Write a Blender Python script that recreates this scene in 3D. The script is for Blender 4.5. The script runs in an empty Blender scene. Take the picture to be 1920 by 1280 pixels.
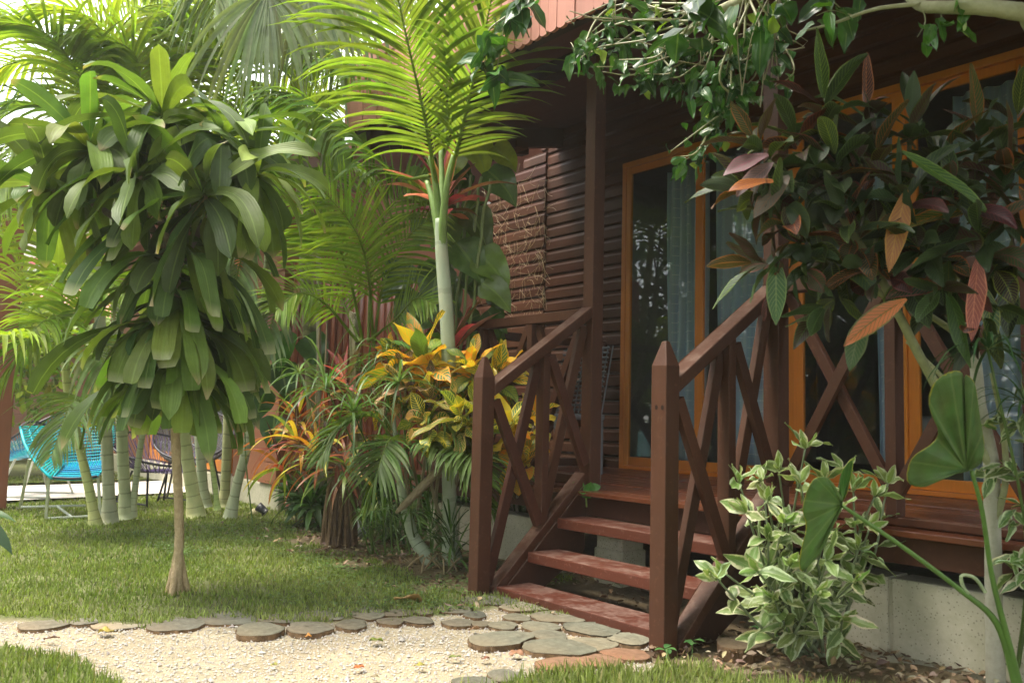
import bpy, math, random
import numpy as np
random.seed(7); rs = np.random.RandomState(11)
sc = bpy.context.scene
COL = sc.collection
R = math.radians
HAZE = .0024

# ------------------------------------------------------------------ camera (calibrated from the photograph)
FPX, CAM = 1650.18, np.array([3.7805, -3.4965, 0.9442])
YAW, PITCH, ROLL = .9094, .0819, .0236
cF = np.array([-math.sin(YAW)*math.cos(PITCH), math.cos(YAW)*math.cos(PITCH), math.sin(PITCH)])
_r = np.array([math.cos(YAW), math.sin(YAW), 0.]); _u = np.cross(_r, cF)
cR = _r*math.cos(ROLL)+_u*math.sin(ROLL); cU = -_r*math.sin(ROLL)+_u*math.cos(ROLL)
def ray(x, y): return cF+cR*(x-960)/FPX+cU*(640-y)/FPX
def at(x, y, d): return CAM+ray(x, y)*d                       # photo pixel + depth -> point
def on(x, y, ax, v):
    q = ray(x, y); return CAM+q*((v-CAM[ax])/q[ax])           # photo pixel -> point on an axis plane
def gp(x, y, z=0.): return on(x, y, 2, z)

from mathutils import Matrix
cam = bpy.data.cameras.new('camera'); camo = bpy.data.objects.new('camera', cam); COL.objects.link(camo)
cam.sensor_width = 36; cam.lens = FPX/1920*36; cam.clip_start = .05; cam.clip_end = 400
M = Matrix(((cR[0], cU[0], -cF[0], CAM[0]), (cR[1], cU[1], -cF[1], CAM[1]), (cR[2], cU[2], -cF[2], CAM[2]), (0, 0, 0, 1)))
camo.matrix_world = M
cam.dof.use_dof = True; cam.dof.focus_distance = 4.9; cam.dof.aperture_fstop = 4.0
sc.camera = camo

# ------------------------------------------------------------------ object helpers
def tag(o, label=None, cat=None, group=None, kind=None):
    if label: o['label'] = label
    if cat: o['category'] = cat
    if group: o['group'] = group
    if kind: o['kind'] = kind
    return o
def thing(name, loc, label, cat, group=None, rz=0.):
    o = bpy.data.objects.new(name, None); COL.objects.link(o); o.empty_display_size = .1
    o.location = loc; o.rotation_euler = (0, 0, rz)
    return tag(o, label, cat, group)
def nrm(a): return a/np.maximum(np.linalg.norm(a, axis=-1, keepdims=True), 1e-9)
V = lambda *a: np.array(a, float)

class MB:
    """collects geometry; build() links it as ONE mesh object (points given in world space)"""
    def __init__(s): s.v = []; s.f = []; s.c = []; s.c2 = []; s.uv = []; s.m = []; s.n = 0
    def add(s, v, f, col=(1, 1, 1), col2=None, uv=None, mi=0):
        v = np.asarray(v, float).reshape(-1, 3); n = len(v)
        f = np.asarray(f, int)
        c = np.broadcast_to(np.asarray(col, float), (n, 3)); c2 = c if col2 is None else np.broadcast_to(np.asarray(col2, float), (n, 3))
        s.v.append(v); s.c.append(c); s.c2.append(c2); s.uv.append(np.zeros((n, 2)) if uv is None else np.asarray(uv, float))
        s.f.append(f+s.n); s.m.append(np.full(len(f), mi)); s.n += n
    def box(s, lo, hi, col=(1, 1, 1), mi=0):
        x0, y0, z0 = lo; x1, y1, z1 = hi
        s.hexa([(x0, y0, z0), (x1, y0, z0), (x1, y1, z0), (x0, y1, z0), (x0, y0, z1), (x1, y0, z1), (x1, y1, z1), (x0, y1, z1)], col, mi)
    def hexa(s, v, col=(1, 1, 1), mi=0):
        s.add(v, [(0, 3, 2, 1), (4, 5, 6, 7), (0, 1, 5, 4), (1, 2, 6, 5), (2, 3, 7, 6), (3, 0, 4, 7)], col, mi=mi)
    def bar(s, p, q, w, h, up=(0, 0, 1), col=(1, 1, 1), mi=0):
        p = V(*p); q = V(*q); d = nrm(q-p); a = nrm(np.cross(d, V(*up)))*w/2; b = nrm(np.cross(a, d))*h/2
        s.hexa([p-a-b, p+a-b, p+a+b, p-a+b, q-a-b, q+a-b, q+a+b, q-a+b], col, mi)
    def prism(s, poly, axis, a, b, col=(1, 1, 1), mi=0):
        """closed 2-D polygon extruded along an axis (0 x, 1 y, 2 z)"""
        k = len(poly); o = [i for i in range(3) if i != axis]; v = np.zeros((2*k, 3))
        for i, (p, q) in enumerate(poly):
            for j, e in ((0, a), (1, b)): v[i+j*k, o[0]] = p; v[i+j*k, o[1]] = q; v[i+j*k, axis] = e
        qs = [(i, (i+1) % k, (i+1) % k+k, i+k) for i in range(k)]
        s.add(v, qs, col, mi=mi); m = s.n-2*k
        # caps as fans
        for off in (0, k):
            t = [(off, off+i, off+i+1, off+i+1) for i in range(1, k-1)]
            s.f.append(np.array(t)+m); s.m.append(np.full(len(t), mi))
    def tube(s, P, rad, n=7, col=(1, 1, 1), mi=0, cap=True, jit=0.):
        P = np.asarray(P, float); k = len(P); rad = np.broadcast_to(np.asarray(rad, float), (k,))
        T = nrm(np.gradient(P, axis=0)); ref = V(.13, .31, .94)
        if abs(nrm(P[-1]-P[0])@ref) > .93: ref = V(1, .1, .05)
        A = nrm(np.cross(T, ref)); B = np.cross(T, A)
        th = np.arange(n)*2*math.pi/n
        rr = rad[:, None]*(1+jit*rs.randn(k, n))
        v = P[:, None]+A[:, None]*(np.cos(th)[None, :, None]*rr[..., None])+B[:, None]*(np.sin(th)[None, :, None]*rr[..., None])
        f = [(i*n+j, i*n+(j+1) % n, (i+1)*n+(j+1) % n, (i+1)*n+j) for i in range(k-1) for j in range(n)]
        uv = np.stack(np.broadcast_arrays(th[None, :]/6.2832, np.linspace(0, 1, k)[:, None]), -1).reshape(-1, 2)
        c = np.asarray(col, float)
        if c.ndim == 2: c = np.repeat(c, n, 0)
        s.add(v.reshape(-1, 3), f, c, uv=uv, mi=mi)
        if cap:
            m = s.n-k*n
            for o in (0, (k-1)*n):
                t = [(o, o+i, o+i+1, o+i+1) for i in range(1, n-1)]; s.f.append(np.array(t)+m); s.m.append(np.full(len(t), mi))
    def build(s, name, mats, parent=None, smooth=True, bevel=0.):
        v = np.concatenate(s.v); mats = mats if isinstance(mats, (list, tuple)) else [mats]
        org = V(*parent_world(parent)) if parent else V(0, 0, 0)
        me = bpy.data.meshes.new(name); me.vertices.add(len(v)); me.vertices.foreach_set('co', (v-org).astype(np.float32).ravel())
        loops = []; tot = []; mi = []
        for f, m in zip(s.f, s.m):
            if len(f) == 0: continue
            if f.shape[1] == 4:
                tri = f[:, 2] == f[:, 3]
                for sel, kk in ((~tri, 4), (tri, 3)):
                    if sel.any(): loops.append(f[sel][:, :kk].ravel()); tot.append(np.full(sel.sum(), kk)); mi.append(m[sel])
            else: loops.append(f.ravel()); tot.append(np.full(len(f), f.shape[1])); mi.append(m)
        loops = np.concatenate(loops); tot = np.concatenate(tot); mi = np.concatenate(mi)
        me.loops.add(len(loops)); me.loops.foreach_set('vertex_index', loops.astype(np.int32))
        me.polygons.add(len(tot)); st = np.concatenate([[0], np.cumsum(tot)[:-1]])
        me.polygons.foreach_set('loop_start', st.astype(np.int32))
        try: me.polygons.foreach_set('loop_total', tot.astype(np.int32))
        except Exception: pass
        me.polygons.foreach_set('material_index', mi.astype(np.int32))
        me.polygons.foreach_set('use_smooth', np.full(len(tot), smooth))
        for nm, dat in (('col', s.c), ('col2', s.c2)):
            a = me.attributes.new(nm, 'FLOAT_VECTOR', 'POINT'); a.data.foreach_set('vector', np.concatenate(dat).astype(np.float32).ravel())
        a = me.attributes.new('luv', 'FLOAT_VECTOR', 'POINT'); uv = np.concatenate(s.uv); a.data.foreach_set('vector', np.c_[uv, np.zeros(len(uv))].astype(np.float32).ravel())
        me.update(calc_edges=True); me.validate()
        for m in mats: me.materials.append(m)
        o = bpy.data.objects.new(name, me); COL.objects.link(o)
        if parent: o.parent = parent
        if bevel > 0:
            b = o.modifiers.new('bevel', 'BEVEL'); b.width = bevel; b.segments = 2; b.limit_method = 'ANGLE'; b.angle_limit = R(40)
        return o
def parent_world(p):
    l = V(*p.location); q = p.parent
    while q: l = l+V(*q.location); q = q.parent
    return l

# leaf shape profiles (t along the leaf 0..1 -> half width 0..1)
def p_strap(t): return np.minimum(1, .35+2.2*t)*np.clip((1-t)*5, 0, 1)**.6
def p_drac(t): return np.interp(t, [0, .12, .45, .8, .93, 1], [.28, .5, 1., .92, .62, .06])
def p_dracut(t): return np.interp(t, [0, .12, .5, .9, 1], [.25, .5, .95, 1., .72])
def p_ell(t): return np.sin(math.pi*np.clip(t, 0.015, .985)**.9)**.8
def p_lance(t): return np.interp(t, [0, .1, .35, .6, .85, 1], [.14, .45, .95, .95, .5, .03])
def p_heart(t): return np.interp(t, [0, .06, .2, .45, .75, .92, 1], [.45, .85, 1., .85, .45, .15, .02])
def p_palm(t): return np.interp(t, [0, .08, .3, .7, 1], [.4, .8, 1, .7, .04])
def p_blade(t): return np.interp(t, [0, .5, 1], [1, .75, .05])

def leaves(mb, P, D, N, L, W, prof=p_ell, ns=5, nc=2, droop=0., fold=.25, col=(.1, .2, .03), col2=None, wave=0., twist=0., tip=None, tipp=.5, mi=0):
    """M leaves at once: P base, D direction, N upper-side normal (M,3); L length, W half width"""
    P = np.atleast_2d(np.asarray(P, float)); m = len(P); D = nrm(np.broadcast_to(np.asarray(D, float), (m, 3))).copy(); N = np.broadcast_to(np.asarray(N, float), (m, 3))
    L = np.broadcast_to(np.asarray(L, float), (m,)); W = np.broadcast_to(np.asarray(W, float), (m,)); droop = np.broadcast_to(np.asarray(droop, float), (m,))
    fold = np.broadcast_to(np.asarray(fold, float), (m,)); twist = np.broadcast_to(np.asarray(twist, float), (m,))
    col = np.broadcast_to(np.asarray(col, float), (m, 3)); col2 = col if col2 is None else np.broadcast_to(np.asarray(col2, float), (m, 3))
    us = np.linspace(-1, 1, nc+1); pos = P.copy(); ph = rs.rand(m)*6.28; ph2 = rs.rand(m)*6.28
    hastip = rs.rand(m) < tipp
    X = np.zeros((m, ns+1, nc+1, 3)); C = np.zeros_like(X); C2 = np.zeros_like(X); UV = np.zeros((m, ns+1, nc+1, 2))
    for k in range(ns+1):
        t = k/ns
        S = np.cross(D, N); bad = np.linalg.norm(S, axis=1) < 1e-3; S[bad] = np.cross(D[bad], V(.3, .5, .8)); S = nrm(S); n = np.cross(S, D); N = n
        a = twist*t; ca, sa = np.cos(a)[:, None], np.sin(a)[:, None]; S, n = S*ca+n*sa, n*ca-S*sa
        w = W*prof(np.array(t))
        for j, u in enumerate(us):
            off = S*(u*w*np.cos(fold))[:, None]+n*(abs(u)*w*np.sin(fold))[:, None]
            if wave: off = off+n*(wave*W*abs(u)*np.sin((ph if u > 0 else ph2)+t*9))[:, None]
            X[:, k, j] = pos+off; C[:, k, j] = col; C2[:, k, j] = col2; UV[:, k, j] = (u, t)
        if tip is not None and k >= ns: C[hastip, k] = tip; C2[hastip, k] = tip
        D = D+np.array([0, 0, -1.])*(droop*(.35+1.3*t)/ns)[:, None]; D = nrm(D)
        pos = pos+D*(L/ns)[:, None]
    g = (ns+1)*(nc+1); base = np.array([(k*(nc+1)+j, k*(nc+1)+j+1, (k+1)*(nc+1)+j+1, (k+1)*(nc+1)+j) for k in range(ns) for j in range(nc)])
    F = (np.arange(m)[:, None, None]*g+base[None]).reshape(-1, 4)
    mb.add(X.reshape(-1, 3), F, C.reshape(-1, 3), C2.reshape(-1, 3), UV.reshape(-1, 2), mi)

def bez(P, n):
    """smooth curve through control points (Catmull-Rom)"""
    P = np.asarray(P, float)
    if len(P) == 2: return P[0]+(P[1]-P[0])*np.linspace(0, 1, n)[:, None]
    Q = np.vstack([2*P[0]-P[1], P, 2*P[-1]-P[-2]]); out = []
    for s_ in np.linspace(0, len(P)-1-1e-6, n):
        i = int(s_); t = s_-i; a, b, c, d = Q[i:i+4]
        out.append(.5*(2*b+(c-a)*t+(2*a-5*b+4*c-d)*t*t+(3*b-a-3*c+d)*t**3))
    return np.array(out)
def jcol(c, m, s=.18, h=.06):
    c = np.asarray(c, float); k = 1+s*rs.randn(m, 1); return np.clip(c*k*(1+h*rs.randn(m, 3)), .003, 1)

def frond(mb, pts, LL, n=46, col=(.09, .2, .03), vang=.35, fwd=.75, droop=.7, w=.017, r0=.012, rcol=(.2, .28, .06), start=.14, up=None, sides=(1, -1), ns=5):
    """pinnate palm frond: rachis through pts, leaflets on both sides"""
    C = bez(pts, 24); mb.tube(C, np.linspace(r0, .003, 24), 6, rcol)
    t = np.linspace(start, 1, n); ii = t*23; i0 = np.minimum(ii.astype(int), 22); fr = (ii-i0)[:, None]
    p = C[i0]*(1-fr)+C[i0+1]*fr; T = nrm(C[i0+1]-C[i0])
    U = np.broadcast_to(V(0, 0, 1) if up is None else up, T.shape)
    S = np.cross(T, U); S = nrm(S+1e-4); Nn = np.cross(S, T)
    pr = (np.sin(math.pi*(.16+.78*(t-start)/(1-start)))**.75)
    for s in sides:
        m = len(t); d = S*s*(1+.1*rs.randn(m, 1))+T*(fwd*(.7+.9*t))[:, None]+Nn*(vang*(1+.25*rs.randn(m)))[:, None]
        leaves(mb, p, d, Nn+.15*rs.randn(m, 3)+S*s*.2, LL*pr*(1+.08*rs.randn(m)), w*(.75+.4*pr), p_palm, ns, 2, droop*(1+.25*rs.randn(m)), .35, jcol(col, m, .14), twist=.3*rs.randn(m))
# ------------------------------------------------------------------ materials
class NT:
    def __init__(s, name):
        s.m = bpy.data.materials.new(name); s.m.use_nodes = True; s.t = s.m.node_tree; s.t.nodes.clear(); s.l = s.t.links
        s.out = s.n('ShaderNodeOutputMaterial')
    def n(s, ty, **kw):
        x = s.t.nodes.new(ty)
        for k, v in kw.items():
            if k in x.inputs: x.inputs[k].default_value = v
            else: setattr(x, k, v)
        return x
    def k(s, a, b): s.l.new(a, b)
    def attr(s, nm): return s.n('ShaderNodeAttribute', attribute_name=nm)
    def mul(s, a, b, op='MULTIPLY'):
        x = s.n('ShaderNodeMath', operation=op)
        if op == 'MULTIPLY_ADD': x.inputs[2].default_value = 1.
        for i, q in enumerate((a, b)):
            if q is None: continue
            if isinstance(q, (int, float)): x.inputs[i].default_value = q
            else: s.k(q, x.inputs[i])
        return x.outputs[0]
    def noise(s, scale, detail=4, rough=.6, vec=None, stretch=None):
        x = s.n('ShaderNodeTexNoise'); x.inputs['Scale'].default_value = scale; x.inputs['Detail'].default_value = detail; x.inputs['Roughness'].default_value = rough
        if vec is None: vec = s.n('ShaderNodeTexCoord').outputs['Object']
        if stretch is not None:
            mp = s.n('ShaderNodeMapping'); mp.inputs['Scale'].default_value = stretch; s.k(vec, mp.inputs[0]); vec = mp.outputs[0]
        s.k(vec, x.inputs['Vector']); return x.outputs['Fac']
    def ramp(s, fac, stops):
        x = s.n('ShaderNodeValToRGB'); e = x.color_ramp.elements
        while len(e) < len(stops): e.new(.5)
        for q, (p, c) in zip(e, stops): q.position = p; q.color = (*c, 1) if len(c) == 3 else c
        s.k(fac, x.inputs[0]); return x.outputs[0]
    def mixc(s, fac, a, b, mode='MIX'):
        x = s.n('ShaderNodeMix', data_type='RGBA', blend_type=mode)
        for i, q in ((0, fac), (6, a), (7, b)):
            if isinstance(q, (int, float)): x.inputs[i].default_value = q
            elif isinstance(q, tuple): x.inputs[i].default_value = (*q, 1)
            else: s.k(q, x.inputs[i])
        return x.outputs[2]
    def bump(s, h, st=.3, d=.01):
        x = s.n('ShaderNodeBump'); x.inputs['Strength'].default_value = st; x.inputs['Distance'].default_value = d; s.k(h, x.inputs['Height']); return x.outputs[0]
    def pbsdf(s, col, rough=.5, spec=.5, bump=None, metal=0.):
        x = s.n('ShaderNodeBsdfPrincipled')
        if isinstance(col, tuple): x.inputs['Base Color'].default_value = (*col, 1)
        else: s.k(col, x.inputs['Base Color'])
        if isinstance(rough, (int, float)): x.inputs['Roughness'].default_value = rough
        else: s.k(rough, x.inputs['Roughness'])
        x.inputs['Specular IOR Level'].default_value = spec; x.inputs['Metallic'].default_value = metal
        if bump is not None: s.k(bump, x.inputs['Normal'])
        return x.outputs[0]
    def done(s, sh): s.k(sh, s.out.inputs[0]); return s.m

def finish_leaf(n, col, trans=.35, rough=.42, spec=.35, bump=None, ttint=(1.0, 1.25, .35)):
    a = n.pbsdf(col, rough, spec, bump); t = n.n('ShaderNodeBsdfTranslucent')
    n.k(n.mixc(1., col, tuple(ttint), 'MULTIPLY'), t.inputs['Color'])
    mx = n.n('ShaderNodeMixShader'); mx.inputs[0].default_value = trans; n.k(a, mx.inputs[1]); n.k(t.outputs[0], mx.inputs[2])
    return n.done(mx.outputs[0])
def m_leaf(name, trans=.35, rough=.42, spec=.35, ribs=0., var=.35, ttint=(1.05, 1.25, .4)):
    n = NT(name); c = n.attr('col').outputs['Vector']; f = n.noise(9, 3)
    c = n.mixc(1., c, n.ramp(f, [(.25, (1-var,)*3), (.75, (1+var*.8,)*3)]), 'MULTIPLY'); b = None
    if ribs:
        w = n.n('ShaderNodeSeparateXYZ'); n.k(n.attr('luv').outputs['Vector'], w.inputs[0])
        sn = n.mul(n.mul(w.outputs[0], ribs), 0., 'SINE'); b = n.bump(sn, .16, .003)
        mid = n.mul(n.mul(w.outputs[0], None, 'ABSOLUTE'), .07, 'LESS_THAN')
        c = n.mixc(n.mul(mid, .35), c, (.3, .42, .12))
    return finish_leaf(n, c, trans, rough, spec, b, ttint)
def m_vein(name, nv=11, slant=2.2, vw=.3, midw=.1, trans=.3, blotch=.5, rough=.35):
    """leaf blade in 'col' with midrib, side veins and blotches in 'col2'"""
    n = NT(name); w = n.n('ShaderNodeSeparateXYZ'); n.k(n.attr('luv').outputs['Vector'], w.inputs[0]); u, v = w.outputs[0], w.outputs[1]
    au = n.mul(u, None, 'ABSOLUTE'); nz = n.noise(30, 2)
    s = n.mul(n.mul(v, float(nv)), n.mul(au, slant), 'SUBTRACT'); s = n.mul(s, n.mul(nz, .5), 'ADD')
    fr = n.mul(s, None, 'FRACT'); vein = n.mul(fr, vw, 'LESS_THAN'); mid = n.mul(au, midw, 'LESS_THAN')
    edge = n.mul(n.mul(au, n.mul(n.noise(14, 2), .5), 'ADD'), 1.12, 'GREATER_THAN')
    bl = n.mul(n.noise(11, 2), 1-blotch*.5, 'GREATER_THAN')
    k = n.mul(n.mul(n.mul(vein, mid, 'MAXIMUM'), edge, 'MAXIMUM'), bl, 'MAXIMUM')
    c = n.mixc(n.mul(k, .92), n.attr('col').outputs['Vector'], n.attr('col2').outputs['Vector'])
    b = n.bump(n.mul(vein, mid, 'MAXIMUM'), .25, .003)
    return finish_leaf(n, c, trans, rough, .4, b, (1.1, 1.05, .4))
def m_vari(name):
    n = NT(name); w = n.n('ShaderNodeSeparateXYZ'); n.k(n.attr('luv').outputs['Vector'], w.inputs[0]); au = n.mul(w.outputs[0], None, 'ABSOLUTE')
    q = n.mul(n.mul(au, n.mul(n.noise(60, 3), 1.1), 'ADD'), 1.08, 'SUBTRACT')
    k = n.n('ShaderNodeClamp'); n.k(n.mul(q, 5.), k.inputs[0])
    c = n.mixc(k.outputs[0], n.attr('col').outputs['Vector'], n.attr('col2').outputs['Vector'])
    c = n.mixc(n.mul(n.mul(au, .05, 'LESS_THAN'), .5), c, (.36, .42, .2))
    return finish_leaf(n, c, .3, .42, .35, None, (1, 1.12, .6))
def m_wood(name, base, var=.25, rough=.45, spec=.4, stretch=(6, 6, 6), wear=None, bumps=.12, grain=8., usecol=True, dust=0.):
    n = NT(name); tc = n.n('ShaderNodeTexCoord').outputs['Object']
    g = n.noise(grain, 6, .65, tc, stretch); big = n.noise(1.7, 3, .6, tc)
    c = n.mixc(g, tuple(b*(1-var) for b in base), tuple(b*(1+var) for b in base))
    c = n.mixc(n.ramp(big, [(.3, (0, 0, 0)), (.75, (.6,)*3)]), c, tuple(b*.62+.004 for b in base))
    if wear: c = n.mixc(n.ramp(n.noise(34, 5, .7, tc, (1, 1, 1)), [(.57, (0, 0, 0)), (.74, (.6,)*3)]), c, wear)
    if dust:
        ge = n.n('ShaderNodeNewGeometry'); sx = n.n('ShaderNodeSeparateXYZ'); n.k(ge.outputs['True Normal'], sx.inputs[0])
        d = n.mul(n.mul(sx.outputs[2], .6, 'GREATER_THAN'), n.ramp(n.noise(12, 5, .7, tc), [(.45, (0, 0, 0)), (.75, (dust,)*3)]))
        c = n.mixc(d, c, (.36, .28, .22))
    if usecol: c = n.mixc(1., c, n.attr('col').outputs['Vector'], 'MULTIPLY')
    ro = n.ramp(g, [(0, (rough-.1,)*3), (1, (rough+.14,)*3)])
    return n.done(n.pbsdf(c, ro, spec, n.bump(n.mul(g, n.noise(60, 3, .5, tc), 'ADD'), bumps, .004)))
def m_stone(name, a, b, c3=None, scale=14., rough=.9, bumps=.5, spots=None, usecol=False, dist=.01):
    n = NT(name); tc = n.n('ShaderNodeTexCoord').outputs['Object']; f = n.noise(scale, 8, .7, tc); g = n.noise(1.3, 4, .6, tc)
    c = n.mixc(n.ramp(f, [(.3, (0,)*3), (.7, (1,)*3)]), a, b)
    if c3: c = n.mixc(n.ramp(g, [(.42, (0,)*3), (.66, (.8,)*3)]), c, c3)
    if spots:
        vo = n.n('ShaderNodeTexVoronoi'); vo.inputs['Scale'].default_value = scale*3; n.k(tc, vo.inputs[0])
        c = n.mixc(n.mul(n.mul(vo.outputs['Distance'], .22, 'LESS_THAN'), .7), c, spots)
    if usecol: c = n.mixc(1., c, n.attr('col').outputs['Vector'], 'MULTIPLY')
    return n.done(n.pbsdf(c, rough, .25, n.bump(f, bumps, dist)))
def m_col(name, rough=.6, spec=.3, var=.25, scale=20., bumps=.2, metal=0.):
    n = NT(name); f = n.noise(scale, 5, .6)
    c = n.mixc(1., n.attr('col').outputs['Vector'], n.ramp(f, [(.25, (1-var,)*3), (.75, (1+var,)*3)]), 'MULTIPLY')
    return n.done(n.pbsdf(c, rough, spec, n.bump(f, bumps, .004), metal))
def m_trunk(name, ring=14., a=(.3, .34, .24), b=(.17, .2, .12), c3=(.42, .4, .3), ringdark=.55, rough=.6):
    """palm trunk with growth rings along the length (luv.y)"""
    n = NT(name); w = n.n('ShaderNodeSeparateXYZ'); n.k(n.attr('luv').outputs['Vector'], w.inputs[0])
    f = n.noise(12, 5, .65, None, (1, 1, .35)); g = n.noise(3, 3)
    c = n.mixc(n.ramp(f, [(.3, (0,)*3), (.7, (1,)*3)]), a, b); c = n.mixc(n.ramp(g, [(.5, (0,)*3), (.7, (.8,)*3)]), c, c3)
    v = n.mul(n.mul(w.outputs[1], ring), n.mul(f, .25), 'ADD'); fr = n.mul(v, None, 'FRACT'); rg = n.mul(fr, .1, 'LESS_THAN')
    c = n.mixc(n.mul(rg, ringdark), c, tuple(x*.4 for x in b)); c = n.mixc(1., c, n.attr('col').outputs['Vector'], 'MULTIPLY')
    return n.done(n.pbsdf(c, rough, .3, n.bump(n.mul(fr, f, 'ADD'), .3, .006)))
def m_glass():
    n = NT('window_glass'); lw = n.n('ShaderNodeFresnel'); lw.inputs[0].default_value = 1.52
    gl = n.n('ShaderNodeBsdfGlossy'); gl.inputs['Roughness'].default_value = .012; gl.inputs['Color'].default_value = (.95, .97, 1, 1)
    tr = n.n('ShaderNodeBsdfTransparent'); tr.inputs['Color'].default_value = (.9, .93, .93, 1)
    b = n.bump(n.noise(1.1, 2), .012, .05); n.k(b, gl.inputs['Normal']); n.k(b, lw.inputs['Normal'])
    mx = n.n('ShaderNodeMixShader'); n.k(n.mul(n.mul(lw.outputs[0], 1.15), n.mul(n.n('ShaderNodeNewGeometry').outputs['Backfacing'], -1., 'MULTIPLY_ADD'), 'MULTIPLY'), mx.inputs[0]); n.k(tr.outputs[0], mx.inputs[1]); n.k(gl.outputs[0], mx.inputs[2])
    return n.done(mx.outputs[0])
def m_curtain():
    n = NT('curtain_cloth'); tc = n.n('ShaderNodeTexCoord').outputs['Object']; sx = n.n('ShaderNodeSeparateXYZ'); n.k(tc, sx.inputs[0])
    w = n.n('ShaderNodeSeparateXYZ'); n.k(n.attr('luv').outputs['Vector'], w.inputs[0])
    ln = n.mul(n.mul(n.mul(sx.outputs[2], 13.), None, 'FRACT'), .07, 'LESS_THAN'); l2 = n.mul(n.mul(n.mul(w.outputs[0], 17.), None, 'FRACT'), .16, 'LESS_THAN')
    ln = n.mul(ln, n.mul(n.mul(w.outputs[0], 8.5), None, 'FRACT'), 'MULTIPLY')
    l3 = n.mul(n.mul(n.mul(w.outputs[0], 5.), None, 'FRACT'), .5, 'LESS_THAN')
    c = n.mixc(n.mul(l3, .6), (.6, .7, .8), (.52, .66, .84)); c = n.mixc(n.mul(l2, .5), c, (.62, .85, .88)); c = n.mixc(n.mul(n.mul(ln, .45, 'GREATER_THAN'), .9), c, (.97, .99, .99))
    d = n.n('ShaderNodeBsdfDiffuse'); n.k(c, d.inputs[0]); t = n.n('ShaderNodeBsdfTranslucent'); n.k(c, t.inputs[0]); mx = n.n('ShaderNodeMixShader'); mx.inputs[0].default_value = .3
    n.k(d.outputs[0], mx.inputs[1]); n.k(t.outputs[0], mx.inputs[2]); return n.done(mx.outputs[0])

M_PALM = m_leaf('palm_leaflet', .54, .48, .28, ttint=(1.25, 1.25, .35))
M_DRAC = m_leaf('dracaena_leaf', .36, .5, .28, ribs=26., var=.25, ttint=(1.2, 1.25, .4))
M_LEAF = m_leaf('green_leaf', .34, .42, .38, ribs=0.)
M_POTHOS = m_leaf('climber_leaf', .32, .28, .5, ribs=12.)
M_RED = m_leaf('cordyline_leaf', .4, .35, .4, ribs=14., ttint=(1.3, .8, .6))
M_CROTON = m_vein('croton_leaf', 10, 2.2, .3, .1, .34, .8, .45)
M_CROTON_DARK = m_vein('dark_croton_leaf', 13, 2.6, .17, .05, .2, .35, .42)
M_SPIDER = m_leaf('narrow_croton_leaf', .35, .35, .4, ribs=6., ttint=(1.2, 1.05, .4))
M_VARI = m_vari('variegated_leaf')
def m_ear():
    n = NT('elephant_ear_leaf'); w = n.n('ShaderNodeSeparateXYZ'); n.k(n.attr('luv').outputs['Vector'], w.inputs[0]); nz = n.noise(14, 3)
    a = n.mul(n.mul(w.outputs[0], 9.), n.mul(nz, .12), 'ADD'); d = n.mul(n.mul(n.mul(a, None, 'FRACT'), .5, 'SUBTRACT'), None, 'ABSOLUTE')
    d = n.mul(d, w.outputs[1]); vein = n.mul(d, .035, 'LESS_THAN')
    c = n.mixc(1., n.attr('col').outputs['Vector'], n.ramp(nz, [(.25, (.78,)*3), (.75, (1.2,)*3)]), 'MULTIPLY'); c = n.mixc(n.mul(vein, .35), c, (.3, .38, .16))
    c = n.mixc(n.mul(n.mul(n.mul(w.outputs[1], n.mul(n.noise(22, 3), .09), 'ADD'), 1.032, 'GREATER_THAN'), .85), c, (.42, .38, .06))
    return finish_leaf(n, c, .38, .5, .25, n.bump(n.mul(n.mul(d, 6., 'MULTIPLY'), nz, 'ADD'), .35, .01), (1.1, 1.2, .45))
M_EAR = m_ear()
M_GRASS = m_leaf('grass_blade', .35, .5, .25, var=.25)
M_PAINT = m_wood('brown_paint', (.076, .03, .0155), .28, .5, .28, (5, 5, .5), wear=(.14, .065, .04), dust=.3)
M_TREAD = m_wood('worn_tread_paint', (.1, .03, .016), .25, .48, .3, (.6, 6, 6), wear=(.3, .17, .13), dust=.6, bumps=.2)
M_SIDING = m_wood('siding_paint', (.1, .039, .02), .28, .5, .28, (.5, 6, 7), wear=(.13, .065, .042), grain=10.)
M_FLOOR = m_wood('porch_floor_paint', (.135, .04, .017), .25, .28, .45, (.4, 7, 7), wear=(.2, .09, .06))
M_ORANGE = m_wood('orange_varnish', (.68, .23, .028), .18, .36, .4, (7, 7, .6), grain=9.)
M_SOFFIT = m_wood('soffit_board', (.12, .05, .032), .15, .6, .3, (.5, 4, 4))
M_FASCIA = m_wood('pink_fascia_paint', (.5, .235, .185), .1, .6, .3, (8, 8, .8), wear=(.42, .2, .16))
M_DARKWOOD = m_wood('dark_beam', (.045, .032, .025), .25, .7, .25, (3, 3, 3))
M_BLOCK = m_stone('concrete_block', (.42, .4, .3), (.55, .52, .41), (.33, .33, .22), 22., .95, .35, spots=(.2, .19, .14), dist=.004)
M_PLASTER = m_stone('rough_plaster', (.5, .44, .38), (.62, .56, .5), None, 30., .95, .5)
M_SOIL = m_stone('soil', (.12, .085, .055), (.22, .17, .12), (.3, .25, .18), 26., .95, .8, spots=(.35, .3, .22))
M_LAWNSOIL = m_stone('lawn_soil', (.07, .085, .03), (.12, .12, .05), (.16, .13, .08), 18., .95, .7)
M_GRAVEL = m_stone('cream_gravel', (.5, .44, .35), (.72, .66, .56), (.6, .52, .42), 60., .95, .9, spots=(.38, .31, .24), dist=.012)
M_PEBBLE = m_col('pebble', .9, .2, .15, 40.)
M_PATH = m_stone('pale_path', (.55, .5, .44), (.66, .62, .56), None, 30., .95, .4)
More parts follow.
